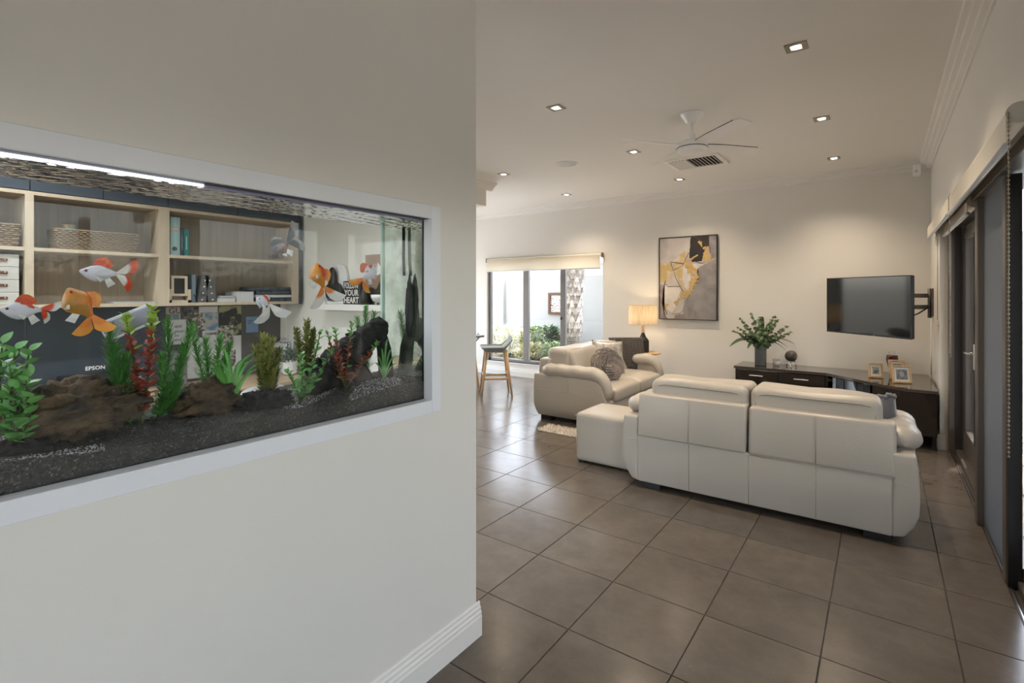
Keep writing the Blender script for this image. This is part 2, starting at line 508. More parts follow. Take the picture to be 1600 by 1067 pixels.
# ---- study: cross wall and rear wall
struct('wall_study_side', MB().box(SX-.1, -2.45, SY, SY+.1, 0, ZC), 'wall_paint')
struct('wall_study_rear', MB().box(SX-.1, SX, SWY, SY, 0, ZC), 'wall_paint')
sw = MB(); sx0, sx1, sz0, sz1 = -4.2, -1.95, .6, 2.4
sw.box(SX-.1, sx0, SWY-.1, SWY, 0, ZC).box(sx1, XB, SWY-.1, SWY, 0, ZC).box(sx0, sx1, SWY-.1, SWY, 0, sz0).box(sx0, sx1, SWY-.1, SWY, sz1, ZC)
struct('wall_study_window', sw, 'wall_paint')
w2 = struct('window_2', MB().box(sx0, sx1, SWY-.1, SWY+.02, sz0-.02, sz0), 'trim_white', label='study window facing the garden')
for (a, c, z0, z1) in [(sx0, sx0+.05, sz0, sz1), (sx1-.05, sx1, sz0, sz1), (sx0, sx1, sz0, sz0+.05), (sx0, sx1, sz1-.05, sz1), (-3.03, -2.97, sz0, sz1)]:
    part(w2, 'window_frame', MB().box(a, c, SWY-.08, SWY-.03, z0, z1), 'bronze')
part(w2, 'pane', MB().box(sx0, sx1, SWY-.058, SWY-.052, sz0, sz1), 'window_glass')

# ---- cornices
CP = [(0, -.092), (.012, -.092), (.016, -.078), (.040, -.070), (.045, -.050), (.070, -.043), (.075, -.024), (.100, -.018), (.106, 0), (0, 0)]
def cornice(p0, p1, nrm):
    p0 = Vector((*p0, ZC)); p1 = Vector((*p1, ZC)); n = Vector((*nrm, 0))
    return MB().extrude([p0 + n*d + Vector((0, 0, z)) for d, z in CP], p1-p0)
struct('trim_1', cornice((XW, YB), (XR, YB), (0, -1)), 'trim_white', label='stepped cornice along the rear wall')
struct('trim_2', cornice((XR, YN), (XR, YB), (-1, 0)), 'trim_white', label='stepped cornice along the door wall')
# bulkhead over the kitchen
BX, BY, BZ = -4.25, 5.23, 2.617
struct('wall_bulkhead', MB().box(XW, BX, 2.62, BY, BZ, ZC), 'wall_paint', label='dropped ceiling bulkhead above the kitchen')
struct('trim_3', cornice((BX, 2.62), (BX, BY+.106), (1, 0)), 'trim_white')
struct('trim_4', cornice((XW, BY), (BX, BY), (0, 1)), 'trim_white')

# ================================================================ door wall fittings
XT = .512
d1 = struct('door_1', MB().box(.47, .68, DY0, DY1, -.02, -.003), 'bronze', label='bronze framed glass doors along the side wall')
def dpart(nm, a, mat='bronze', sm=False): return part(d1, nm, a, mat, sm)
dpart('door_frame', MB().rbox(.487, .66, 6.10, DY1, 0, DZ, .004, 1))
dpart('door_frame', MB().rbox(.47, .66, DY0, 6.10, DZ-.06, DZ, .004, 1))
for x in (.500, .516): dpart('track', MB().box(x, x+.005, DY0, 6.10, -.003, .004), 'dark_bronze')
dpart('track', MB().box(.508, .514, DY0, 6.10, -.003, .0015), 'brushed_steel')
dpart('sill', MB().rbox(.535, .66, DY0, 6.10, -.003, .045, .006, 1))
dpart('jamb_lining', MB().box(.53, .575, 6.085, 6.10, .0, DZ-.06), 'dark_bronze')
# hinged leaf with lock stile
def leaf(y0, y1, x0=.585, x1=.63):
    for (a, c, z0, z1) in [(y0, y0+.11, .05, 2.05), (y1-.11, y1, .05, 2.05), (y0+.11, y1-.11, .05, .25), (y0+.11, y1-.11, 1.94, 2.05)]:
        dpart('door_stile', MB().rbox(x0, x1, a, c, z0, z1, .004, 1))
    dpart('glazing_bead', MB().box(x0-.004, x0+.004, y0+.105, y0+.118, .25, 1.94), 'black_rubber')
    dpart('glazing_bead', MB().box(x0-.004, x0+.004, y1-.118, y1-.105, .25, 1.94), 'black_rubber')
    dpart('pane', MB().box(x0+.018, x0+.024, y0+.11, y1-.11, .25, 1.94), 'window_glass')
leaf(5.28, 6.075); leaf(4.46, 5.27)
leaf(2.4, 3.45, .60, .645); leaf(1.3, 2.38, .60, .645); leaf(.2, 1.28, .60, .645); leaf(-.9, .18, .60, .645); leaf(-2.28, -.92, .60, .645)
h = dpart('handle_plate', MB().rbox(.572, .585, 5.31, 5.35, .86, 1.06, .003, 1), 'brushed_steel')
part(h, 'lever', MB().tube([(.585, 5.33, .985), (.535, 5.33, .985), (.530, 5.36, .985), (.530, 5.45, .983)], .009, 8), 'chrome', True)
# mullion between the two door sets
dpart('mullion', MB().rbox(.478, .53, 4.30, 4.40, 0, DZ-.06, .005, 1))
dpart('mullion', MB().rbox(.484, .50, 4.41, 4.45, 0, DZ-.06, .003, 1))
dpart('mullion', MB().rbox(.53, .65, 4.32, 4.45, 0, DZ-.06, .005, 1), 'dark_bronze')
# retractable fly screen with its pull bar
fs = thing('fly_screen', 'grey pleated mesh fly screen part drawn across the open doorway', 'screen', (.515, 3.5, 0))
cloth_through('fly_mesh', (.15, .155, .165), .2, .16)
n = 44
def pl(u, v):
    y = 3.59 + u*(4.30-3.59); k = int(round(u*n)); return (.5145 + (.004 if k % 2 else -.004), y, .006 + v*2.045)
part(fs, 'mesh', MB().grid(pl, n, 1).mesh('mesh', False, fix=False), 'fly_mesh', world=True)
part(fs, 'pull_bar', MB().rbox(.495, .535, 3.502, 3.59, .004, 2.05, .005, 1), 'bronze', world=True)
part(fs, 'edge_seal', MB().rbox(.499, .553, 3.478, 3.502, .004, 2.05, .003, 1), 'black_rubber', world=True)
part(fs, 'catch', MB().rbox(.553, .57, 3.47, 3.49, .04, .11, .004, 1), 'black_rubber', world=True)

# roller blind on the window
cloth_through('window_blind_cloth', (.86, .80, .69), .55)
wbn = thing('window_blind', 'cream roller blind drawn a short way down the garden window', 'blind', (-4.7, YB-.05, 1.85))
bx0_, bx1_ = -5.83, -3.53
part(wbn, 'roll', MB().tube([(bx0_, YB-.045, 2.062), (bx1_, YB-.045, 2.062)], .028, 16), 'blind_cloth_w', 'auto', world=True)
part(wbn, 'drop', MB().box(bx0_+.01, bx1_-.02, YB-.074, YB-.072, 1.86, 2.062), 'window_blind_cloth', world=True)
part(wbn, 'bottom_bar', MB().tube([(bx0_+.01, YB-.073, 1.855), (bx1_-.02, YB-.073, 1.855)], .010, 8), 'frame_white', True, world=True)
for xx in (bx0_-.006, bx1_): part(wbn, 'end_bracket', MB().rbox(xx-.003, xx+.003, YB-.08, YB, 2.02, 2.095, .002, 1), 'nickel_', world=True)
mbc = MB()
for k in range(60): mbc.ball((bx1_+.006, YB-.05, .75+k*.022), .004, 6, 4)
part(wbn, 'bead_chain', mbc.tube([(bx1_+.006, YB-.05, .75), (bx1_+.006, YB-.05, 2.05)], .0012, 4), 'white_plastic', True, world=True, kind='stuff')
# roller blinds above the doors
P('blind_cloth', (.70, .655, .57), .8, var=(5, .3, (.67, .62, .53)))
P('chain_metal', (.30, .26, .21), .4, .7)
def chain(root, p, z0, z1, r=.004, n=None):
    mb = MB(); n = n or int((z1-z0)/.016)
    for k in range(n):
        mb.ball((p[0], p[1], z0+(z1-z0)*k/max(1, n-1)), r, 6, 4)
    mb.tube([(p[0], p[1], z0), (p[0], p[1], z1)], r*.35, 4)
    return part(root, 'bead_chain', mb, 'chain_metal', True, world=True, kind='stuff')
def blind(lab, y0, y1, x, ztop, zbar, chain_y=None, chain_to=.9, cx=None):
    r = thing('roller_blind', lab, 'blind', (x, (y0+y1)/2, zbar), group='roller blinds over the doors')
    rr = .036
    part(r, 'roll', MB().tube([(x+.012, y0+.012, ztop-rr), (x+.012, y1-.012, ztop-rr)], rr, 18), 'blind_cloth', 'auto', world=True)
    part(r, 'drop', MB().box(x-.024, x-.022, y0+.014, y1-.014, zbar, ztop-rr), 'blind_cloth', world=True)
    part(r, 'bottom_bar', MB().tube([(x-.023, y0+.010, zbar), (x-.023, y1-.010, zbar)], .0125, 10), 'frame_white', True, world=True)
    for yy in (y0, y1-.008):
        part(r, 'end_cap', MB().tube([(x+.012, yy, ztop-rr), (x+.012, yy+.008, ztop-rr)], rr+.004, 18), 'blind_cloth', 'auto', world=True)
    if chain_y is not None:
        chain(r, ((cx if cx is not None else x-.02), chain_y, 0), chain_to, ztop-rr)
    return r
blind('long cream roller blind nearest the camera, above the open doorway', 2.58, 4.60, .392, 2.155, 2.005, 2.575, .86)
blind('cream roller blind at the far end of the door wall by the television', 4.625, 6.70, .392, 2.155, 2.012, 4.612, 1.05)
blind('inner cream roller blind recessed in the far door opening', 4.47, 6.09, .475, 2.10, 1.985, 5.55, .93, .455)
# cord tidy on the nib
ct = thing('cord_tidy', 'white cord cleat with a loop on the wall end beside the doors', 'cleat', (XR, 6.30, 1.2))
part(ct, 'cleat', MB().rbox(.412, .43, 6.27, 6.33, 1.155, 1.205, .008, 2), 'white_plastic', world=True)
part(ct, 'cord', MB().tube([(.425, 6.36, 1.985), (.425, 6.36, 1.4), (.424, 6.35, 1.22), (.418, 6.31, 1.185)], .003, 5), 'chain_metal', True, world=True)
# ================================================================ ceiling fittings
P('nickel', (.30, .275, .24), .3, .8)
P('lens_glow', (1, .95, .85), .4, emit=(1, .86, .66, 14))
P('dark_can', (.05, .045, .04), .6)
DLP = [(-.414, 3.418, 'nearest the camera on the door side'), (-.412, 4.945, 'on the door side, level with the fan'), (-.426, 6.47, 'over the television corner'),
       (-2.073, 3.423, 'in front of the fan on its left'), (-2.074, 4.96, 'just left of the fan blades'), (-2.10, 6.505, 'behind the air vent near the rear wall'),
       (-3.75, 4.953, 'furthest left, beside the bulkhead'), (-3.77, 6.52, 'in front of the window blind')]
def downlight_mesh():
    s = .058; i = .030
    fr = MB()
    fr.box(-s, s, -s, -i, -.006, .0).box(-s, s, i, s, -.006, .0).box(-s, -i, -i, i, -.006, .0).box(i, s, -i, i, -.006, .0)
    return fr
def downlight(x, y, lab, e=1.0, z=ZC, col=(1, .82, .62)):
    r = thing('downlight', lab, 'light', (x, y, z), group='square downlights in the ceiling')
    part(r, 'trim', downlight_mesh(), 'nickel')
    part(r, 'lens', MB().lathe([(.026, -.003), (.026, -.0065), (.018, -.008)], 20), 'lens_glow', True)
    lamp_light('downlight_lamp', 'SPOT', 34*LAMP*e, (0, 0, -.02), size=.035, spot=R(125), parent=r, col=col)
    return r
for x, y, t in DLP: downlight(x, y, 'small lit square downlight ' + t)
downlight(-3.0, 1.3, 'small lit square downlight in the study near its side wall', 1.5, col=(.97, .98, 1))
downlight(-3.0, -.2, 'small lit square downlight in the middle of the study', 1.5, col=(.97, .98, 1))
downlight(-3.75, .55, 'extra square downlight added to brighten the study, nearest the shelf', 1.3, col=(.97, .98, 1))  # one more unseen lamp, put in to brighten the study
# ceiling speaker
sp = thing('ceiling_speaker', 'round white ceiling speaker grille left of the fan', 'speaker', (-2.88, 4.98, ZC))
part(sp, 'rim', MB().lathe([(.125, 0), (.125, -.005), (.112, -.009), (.108, -.004)], 28), 'trim_white', True)
P('grille_white', (.66, .67, .66), .6, bump=(900, .3))
part(sp, 'grille', MB().lathe([(.108, -.003), (.107, -.006), (.05, -.008), (.001, -.0085)], 28), 'grille_white', True)
# air vent
vx0, vx1, vy0, vy1 = -1.965, -1.385, 5.50, 6.00
av = thing('air_vent', 'square white slatted air vent in the ceiling behind the fan', 'vent', ((vx0+vx1)/2, (vy0+vy1)/2, ZC))
f = .045
for (a, c, d, e) in [(vx0, vx1, vy0, vy0+f), (vx0, vx1, vy1-f, vy1), (vx0, vx0+f, vy0+f, vy1-f), (vx1-f, vx1, vy0+f, vy1-f)]:
    part(av, 'vent_frame', MB().box(a, c, d, e, ZC-.014, ZC), 'fan_white', world=True)
part(av, 'duct', MB().box(vx0+f, vx1-f, vy0+f, vy1-f, ZC-.003, ZC-.001), 'dark_can', world=True)
ns = 13
for k in range(ns):
    x = vx0+f + (vx1-vx0-2*f)*(k+.5)/ns
    t = -1 if k < 5 else 1
    part(av, 'slat', MB().extrude([(x-.014*t, vy0+f, ZC-.006), (x-.012*t, vy0+f, ZC-.003), (x+.013*t, vy0+f, ZC-.024), (x+.011*t, vy0+f, ZC-.027)], (0, vy1-vy0-2*f, 0)), 'fan_white', world=True)
# ceiling fan
FX, FY = -1.256, 4.20
fan = thing('ceiling_fan', 'white four-blade ceiling fan with a short rod', 'fan', (FX, FY, ZC))
part(fan, 'canopy', MB().lathe([(.09, 0), (.09, -.006), (.085, -.012), (.045, -.075), (.03, -.08)], 28), 'fan_white', 'auto')
part(fan, 'rod', MB().tube([(0, 0, -.07), (0, 0, -.21)], .011, 12), 'fan_white', True)
part(fan, 'collar', MB().lathe([(.026, -.165), (.026, -.195), (.034, -.21), (.04, -.225)], 18), 'fan_white', 'auto')
part(fan, 'motor', MB().lathe([(.04, -.215), (.10, -.228), (.118, -.238), (.122, -.275), (.112, -.28)], 32), 'fan_white', 'auto')
part(fan, 'motor_cap', MB().lathe([(.118, -.281), (.120, -.296), (.112, -.312), (.07, -.324), (.001, -.327)], 32), 'fan_white', 'auto')
part(fan, 'seam_ring', MB().lathe([(.1215, -.277), (.1225, -.2785), (.1215, -.281)], 32), 'dark_bronze', True)
for a in (231, 321, 51, 141):
    M = Matrix.Rotation(R(a), 4, 'Z') @ Matrix.Translation((0, 0, -.262)) @ Matrix.Rotation(R(-12), 4, 'X')
    mb = MB()
    pts = [(.09, -.035), (.13, -.052), (.25, -.064), (.58, -.068), (.635, -.05), (.64, .04), (.60, .066), (.25, .06), (.13, .05), (.09, .035)]
    mb.prism(pts, -.0035, .0035)
    mb.v = [tuple(M @ Vector(p)) for p in mb.v]
    bl = part(fan, 'blade', mb, 'fan_white')
    part(bl, 'edge_shade', MB().tube([M @ Vector((x, y, .001)) for x, y in pts[:4]], .0032, 5), 'dark_bronze', True)  # dark strip standing in for the shade along the blade's edge
    br = MB().rbox(.06, .17, -.03, .03, .0035, .010, .003, 1); br.v = [tuple(M @ Vector(p)) for p in br.v]
    part(bl, 'bracket', br, 'fan_white')
# motion sensor in the corner
P('sensor_white', (.9, .89, .87), .4)
ms = thing('motion_sensor', 'small white motion sensor high in the far corner under the cornice', 'sensor', (.30, 7.07, 2.80))
part(ms, 'housing', MB().rbox(-.034, .034, -.028, .034, -.06, .065, .014, 2), 'sensor_white', True)
part(ms, 'lens', MB().ball((-.006, -.022, -.012), .02, 10, 6, (1, .5, 1.1)), 'frame_white', True)

# ================================================================ sofas
def seam(root, pts, r=.0022, mat='leather_stitch'): return part(root, 'seam', MB().tube(pts, r, 5), mat, True)
def make_sofa(lab):
    s = thing('leather_sofa', lab, 'sofa', group='white leather sofas')
    W = .768; D = .93
    def back_round(p): return p
    part(s, 'back_base', MB().rbox(-W, W, 0, .14, .05, .395, .012, 3), 'leather', 'auto')
    part(s, 'front_base', MB().rbox(-W, W, .14, D-.02, .05, .30, .02, 3), 'leather', 'auto')
    # two back panels, the left one a separate raised plate
    def lean(p): return (p.x, p.y + max(0, p.z-.40)*.10, p.z)
    part(s, 'back_panel', MB().rbox(-W+.004, -.016, -.018, .125, .392, .705, .016, 3, warp=lean), 'leather', 'auto')
    pr = part(s, 'back_panel', MB().rbox(-.004, W+.02, -.008, .125, .385, .702, .024, 4, warp=lean), 'leather', 'auto')
    for x in (-.39, ): seam(s, [(x, -.019, .405), (x, -.017, .55), (x, .012, .693)])
    seam(s, [(.386, -.009, .40), (.386, -.007, .55), (.386, .022, .69)])
    for x in (-.39, 0, .386): seam(s, [(x, -.001, .06), (x, -.001, .385)])
    seam(s, [(0, -.001, .384), (.386, -.0015, .384), (W, -.001, .384)])
    # head cushions
    for k, (a, c) in enumerate(((-.70, -.022), (-.008, .725))):
        def wp(p, a=a, c=c): 
            return (p.x, p.y + max(0, p.z-.5)*.05, p.z - .012*((p.x-(a+c)/2)/((c-a)/2))**4 + .006*math.sin(p.x*11+p.y*7))
        cu = part(s, 'head_cushion', MB().rbox(a, c, .075, .36, .46, .822, .062, 5, warp=wp, cuts=5), 'leather', True)
        z = .776
        loop = [(a+.080, .0742, .60), (a+.036, .079, .70), (a+.040, .0805, z-.020), (a+.065, .0775, z-.004), (a+.11, .0752, z), (c-.11, .0752, z), (c-.065, .0775, z-.004), (c-.040, .0805, z-.020), (c-.036, .079, .70), (c-.080, .0742, .60)]
        part(cu, 'piping', MB().tube([wp(Vector(p)) for p in loop], .0038, 5), 'leather_seam', True)
    # back cushions (front side)
    for a, c in ((-.70, -.008), (.008, .70)):
        def wq(p): return (p.x, p.y - max(0, p.z-.42)*.38 + .02*math.sin((p.z-.42)*6) + .004*math.sin(p.x*13+p.z*9), p.z + .012*math.cos(p.x*4))
        part(s, 'back_cushion', MB().rbox(a, c, .27, .52, .40, .815, .085, 5, warp=wq, cuts=5), 'leather', True)
    # seat cushions
    for a, c in ((-.715, -.004), (.004, .715)):
        def ws(p): return (p.x, p.y, p.z + (.016*math.cos((p.x-(a+c)/2)*3.6) if p.z > .36 else 0) - (.03*max(0, p.y-.8)/.13 if p.z > .36 else 0))
        part(s, 'seat_cushion', MB().rbox(a, c, .30, D+.015, .285, .445, .045, 4, warp=ws, cuts=4), 'leather', True)
    # arms
    for sg in (-1, 1):
        def wa(p, sg=sg):
            x = p.x; o = max(0, (abs(x)-W)/.11)
            bulge = (.018*math.sin(PI*min(1, max(0, (p.z-.05)/.5))) - .060*max(0, (.20-p.z)/.15)**2) * o
            yy = p.y
            if p.y > D-.12: yy = p.y - .10*max(0, (p.z-.22)/.3)*((p.y-(D-.12))/.12)
            if p.y < .06: yy = p.y + .035*max(0, (.2-p.z)/.2)*o
            return (x + sg*bulge, yy, p.z)
        x0, x1 = (W-.003, W+.108) if sg > 0 else (-W-.108, -W+.003)
        part(s, 'arm', MB().rbox(x0, x1, .0, D, .05, .535, .05, 5, warp=wa, cuts=6), 'leather', 'auto')
        xo = sg*(W+.147)
        seam(s, [(sg*(W+.004), .004, .36), (sg*(W+.06), -.002, .36), (sg*(W+.110), .018, .358), (sg*(W+.124), .07, .357), (sg*(W+.126), .5, .355), (sg*(W+.125), .8, .335)], .0035, 'leather')
        seam(s, [(sg*(W+.1265), .46, .36), (sg*(W+.125), .46, .45), (sg*(W+.115), .46, .51)], .003, 'leather')
        # padded arm top that rolls over the front
        path = []; rad = []
        for q in range(23):
            t = q/22
            if t < .74:
                y = .10 + t/.74*.66; z = .588 - .012*t + .005*math.sin(t*30)
            else:
                u = (t-.74)/.26; y = .76 + .135*math.sin(u*PI/2*1.05); z = .576 - .235*u**1.6
            e = min(1, .35 + t*7) if t < .1 else (1 - .42*max(0, (t-.72)/.28))
            path.append((sg*(W+.046 + .006*math.sin(t*9)), y, z)); rad.append(.074*e*(1+.02*math.sin(t*60)))
        part(s, 'arm_pad', MB().tube(path, rad, 20, flat=(1.35, .98)), 'leather', True)
    for x in (-W+.02, W-.14):
        for y in (.03, D-.16): part(s, 'foot', MB().rbox(x, x+.14, y, y+.12, 0, .052, .004, 1), 'foot_black')
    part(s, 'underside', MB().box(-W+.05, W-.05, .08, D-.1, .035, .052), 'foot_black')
    return s
sofa = make_sofa('white leather two-seat sofa seen from behind, in the foreground')
sofa.location = (-.722, 3.652, 0); sofa.rotation_euler = (0, 0, R(1.0))
sofa2 = copy_tree(sofa)
sofa2['label'] = 'white leather two-seat sofa with cushions, beside the window'
sofa2.location = (-3.275, 5.745, 0); sofa2.rotation_euler = (0, 0, R(-90))
sofa2.scale = (.955, 1.02, 1)

# ottoman
ot = thing('leather_ottoman', 'square white leather ottoman pushed against the sofa end', 'ottoman', (-1.905, 4.12, 0))
def wo(p):
    k = .018*math.sin(PI*min(1, max(0, p.z/.42)))
    return (p.x*(1+k*.7) , p.y*(1+k*.7), p.z + (.014*math.cos(p.x*5)*math.cos(p.y*5) if p.z > .36 else 0))
part(ot, 'body', MB().rbox(-.245, .245, -.245, .245, .018, .425, .028, 4, warp=wo, cuts=6), 'leather', True)
part(ot, 'piping', MB().tube([(x*.249, y*.249, .404) for x, y in ((-1, -1), (0, -1.03), (1, -1), (1.03, 0), (1, 1), (0, 1.03), (-1, 1), (-1.03, 0))], .0022, 5, closed=True), 'leather', True)
for x in (-1, 1):
    for y in (-1, 1): part(ot, 'foot', MB().box(x*.2-.025, x*.2+.025, y*.2-.025, y*.2+.025, 0, .03), 'foot_black')

# fluffy floor mat
P('fluff', (.70, .64, .56), .9, sheen=.4)
mat_ = thing('fluffy_mat', 'cream fluffy floor mat at the foot of the far sofa', 'mat', (-2.60, 4.63, 0))
part(mat_, 'backing', MB().rbox(-.36, .36, -.115, .115, 0, .012, .004, 1), 'fluff')
mb = MB(); rnd = random.Random(3)
for k in range(1500):
    x = rnd.uniform(-.37, .37); y = rnd.uniform(-.12, .12); a = rnd.uniform(0, 6.3); h = rnd.uniform(.014, .032)
    dx, dy = math.cos(a)*.011, math.sin(a)*.011
    mb.add([(x-dy*.5, y+dx*.5, .008), (x+dy*.5, y-dx*.5, .008), (x+dx*1.4, y+dy*1.4, .008+h), (x+dx*.3, y+dy*.3, .004)], [(0, 1, 2), (1, 3, 2), (3, 0, 2)])
part(mat_, 'pile', mb.mesh('pile', False, fix=False), 'fluff', kind='stuff')

# ---- cushions on the far sofa
P('silver_silk', (.30, .275, .25), .3, .35, var=(14, .75, (.56, .53, .50)), bump=(40, .5))
P('rose_cloth', (.30, .255, .225), .75, var=(18, .5, (.40, .345, .31)), sheen=.2)
P('rose_edge', (.12, .10, .10), .7)
P('knit_dark', (.085, .072, .062), .85, sheen=.25)
P('slate_velvet', (.13, .13, .145), .7, sheen=.5)
def pillow_mb(w, h, d, n=18, ex=.55):
    """pillow standing in local x (width) and z (height), thickness along y"""
    mb = MB()
    for sgn in (-1, 1):
        def fn(u, v):
            x = (u-.5)*2; z = (v-.5)*2
            e = max(0, (1-x**2)) * max(0, (1-z**2))
            pull = 1 - .07*(1-abs(x)**2)*abs(z)**3 - 0
            pul2 = 1 - .07*(1-abs(z)**2)*abs(x)**3
            return (x*w/2*pul2, sgn*d/2*e**ex, z*h/2*pull)
        mb.grid(fn, n, n)
    return mb
def place(o, px, py, X, rz, rx, ry=0):
    p = onX(px, py, X); o.location = p; o.rotation_euler = (rx, ry, rz); return o
# silver square cushion, its face toward +X (local -y turned to +X)
pc = thing('silver_cushion', 'shiny silver patterned square cushion between the rosette and knitted cushions', 'cushion')
part(pc, 'cover', pillow_mb(.44, .44, .13), 'silver_silk', True)
pc.location = onX(951, 559, -2.76); pc.rotation_euler = (R(-16), R(4), R(55))
kc = thing('knitted_cushion', 'dark grey chunky knitted cushion at the sofa end by the lamp', 'cushion')
part(kc, 'cover', pillow_mb(.46, .44, .14), 'knit_dark', True)
for i in range(9):
    x = -.205 + i*.051
    for sgn in (-1,):
        mb = MB()
        for j in range(17):
            z = -.20 + j*.0252; e = max(0, 1-(x/.235)**2)*max(0, 1-(z/.225)**2)
            y = sgn*(.07*e**.55 + .004)
            for dx in (-.012, .012):
                M = Matrix.Translation((x+dx, y, z)) @ Matrix.Rotation(R(38 if dx > 0 else -38), 4, 'Y')
                mb.ball((0, 0, 0), .0135, 6, 4, (1.0, .75, 1.5), mat=M)
        part(kc, 'knit_rib', mb, 'knit_dark', True, kind='stuff')
mb = MB()
for i in range(24):
    x = -.22+.44*i/23
    mb.ball((x, 0, .212), .017, 6, 4); mb.ball((x, 0, -.212), .015, 6, 4)
part(kc, 'edging', mb, 'knit_dark', True, kind='stuff')
kc.location = onX(979, 553, -2.80); kc.rotation_euler = (R(-14), 0, R(42))
# rosette cushion
rc = thing('rosette_cushion', 'round taupe cushion gathered into a ruffled rose', 'cushion')
part(rc, 'body', MB().puff(-.185, .185, -.06, .05, -.185, .185, 2.4, 24, 12), 'rose_cloth', True)
rnd = random.Random(5)
for k in range(7):
    r0 = .012 + k*.0265; n = 30+k*8
    lean = .5 + .06*k
    def fr(u, v, r0=r0, k=k):
        a = u*2*PI + k*.7; wav = .0042*math.sin(a*(4+k)+k) + .0022*math.sin(a*(9+2*k)+2*k)
        rr = r0 + v*.030 + wav*v*1.4
        y = -.050 - .016*math.cos(r0/.19*1.5) - (v**.6)*(.034-.002*k) + wav*.9*v + .0012*k*k
        return (rr*math.cos(a), y, rr*math.sin(a))
    ru = part(rc, 'ruffle', MB().grid(fr, n, 3), 'rose_cloth', True)
    part(ru, 'ruffle_edge', MB().tube([fr(q/n, 1) for q in range(n)], .0024, 4, closed=True), 'rose_edge', True)
mb = MB()
for i in range(60):
    a = 2*PI*i/60; mb.ball((.185*math.cos(a), -.01+.008*math.sin(i*2.4), .185*math.sin(a)), .016, 6, 4, (1, 1.4, 1))
part(rc, 'frill', mb, 'rose_cloth', True, kind='stuff')
rc.location = (-2.59, 5.39, .62); rc.rotation_euler = (R(-20), 0, R(52))
# slate cushion on the near sofa
gc = thing('slate_cushion', 'slate grey cushion with a ruffled top edge on the foreground sofa', 'cushion')
part(gc, 'cover', pillow_mb(.42, .40, .15), 'slate_velvet', True)
mb = MB()
for i in range(26):
    x = -.2+.4*i/25; mb.ball((x, .008*math.sin(i*2.2), .188+.006*math.sin(i*1.7)), .013, 6, 4, (1, 1.6, 1.2))
part(gc, 'ruffle', mb, 'slate_velvet', True, kind='stuff')
gc.location = (-.105, 4.15, .575); gc.rotation_euler = (R(14), R(-12), R(10))

# ---- lamp table and lamp
lt = thing('side_table', 'round oak lamp table behind the far sofa arm', 'table', (-2.72, 6.92, 0))
part(lt, 'table_top', MB().lathe([(.20, .604), (.212, .610), (.212, .622), (.206, .627), (.001, .627)], 36), 'oak_light', 'auto')
for k in range(3):
    a = R(90+120*k)
    part(lt, 'leg', MB().tube([(.08*math.cos(a), .08*math.sin(a), .605), (.17*math.cos(a), .17*math.sin(a), 0)], [.016, .011], 10), 'oak_light', True)
part(lt, 'brace', MB().lathe([(.09, .58), (.09, .605)], 20), 'oak_light', 'auto')
tl = thing('table_lamp', 'lit table lamp with linen drum shade and faceted black base', 'lamp', (-2.745, 6.90, .627))
P('lamp_black', (.022, .020, .019), .45)
n = 8
part(tl, 'base', MB().lathe([(.075, 0), (.088, .012), (.088, .155), (.083, .172), (.045, .215), (.026, .262), (.022, .275)], n), 'lamp_black')
part(tl, 'neck', MB().lathe([(.025, .275), (.017, .385), (.013, .40)], 16), 'oak_light', 'auto')
def linen():
    m, t, b = new_mat('linen_shade')
    N = t.nodes; L = t.links; N.remove(b); out = N['Material Output']
    tc = N.new('ShaderNodeTexCoord'); mp = N.new('ShaderNodeMapping'); mp.inputs['Scale'].default_value = (90, 90, 6); L.new(tc.outputs['Object'], mp.inputs[0])
    nz = N.new('ShaderNodeTexNoise'); nz.inputs['Scale'].default_value = 1; L.new(mp.outputs[0], nz.inputs['Vector'])
    rp = N.new('ShaderNodeValToRGB'); rp.color_ramp.elements[0].color = (.54, .45, .32, 1); rp.color_ramp.elements[1].color = (.66, .56, .42, 1)
    rp.color_ramp.elements[0].position = .35; rp.color_ramp.elements[1].position = .65
    L.new(nz.outputs['Fac'], rp.inputs[0])
    df = N.new('ShaderNodeBsdfDiffuse'); tr = N.new('ShaderNodeBsdfTranslucent'); mx = N.new('ShaderNodeMixShader'); mx.inputs[0].default_value = .35
    L.new(rp.outputs[0], df.inputs[0]); L.new(rp.outputs[0], tr.inputs[0]); L.new(df.outputs[0], mx.inputs[1]); L.new(tr.outputs[0], mx.inputs[2]); L.new(mx.outputs[0], out.inputs[0])
linen()
mb = MB(); k = 40
for (r0, z0, z1) in [(.196, .392, .668)]:
    mb.grid(lambda u, v: (r0*math.cos(u*2*PI), r0*math.sin(u*2*PI), z0+(z1-z0)*v), k, 2)
sh = part(tl, 'lamp_shade', mb, 'linen_shade', True)
for z in (.394, .666):
    part(sh, 'rim', MB().tube([(.196*math.cos(a*2*PI/40), .196*math.sin(a*2*PI/40), z) for a in range(40)], .003, 5, closed=True), 'linen_shade', True)
part(tl, 'bulb', MB().ball((0, 0, .50), .03, 12, 8), 'lens_glow', True)
lamp_light('lamp_bulb', 'POINT', 2.6, (0, 0, .53), col=(1, .72, .42), size=.03, parent=tl)

# ---- power point
po = thing('power_outlet', 'white double power outlet low on the rear wall', 'outlet', (-2.63, YB, .31))
part(po, 'plate', MB().rbox(-.058, .058, -.009, 0, -.036, .036, .003, 1), 'white_plastic')
for x in (-.03, .03):
    part(po, 'socket', MB().box(x-.010, x+.010, -.0105, -.009, -.018, .002), 'lamp_black')
wp_ = single('wall_panel', MB().rbox(-6.36, -6.19, YB-.03, YB, 1.36, 1.66, .006, 1), 'white_plastic', 'white intercom panel on the wall left of the window', 'panel')

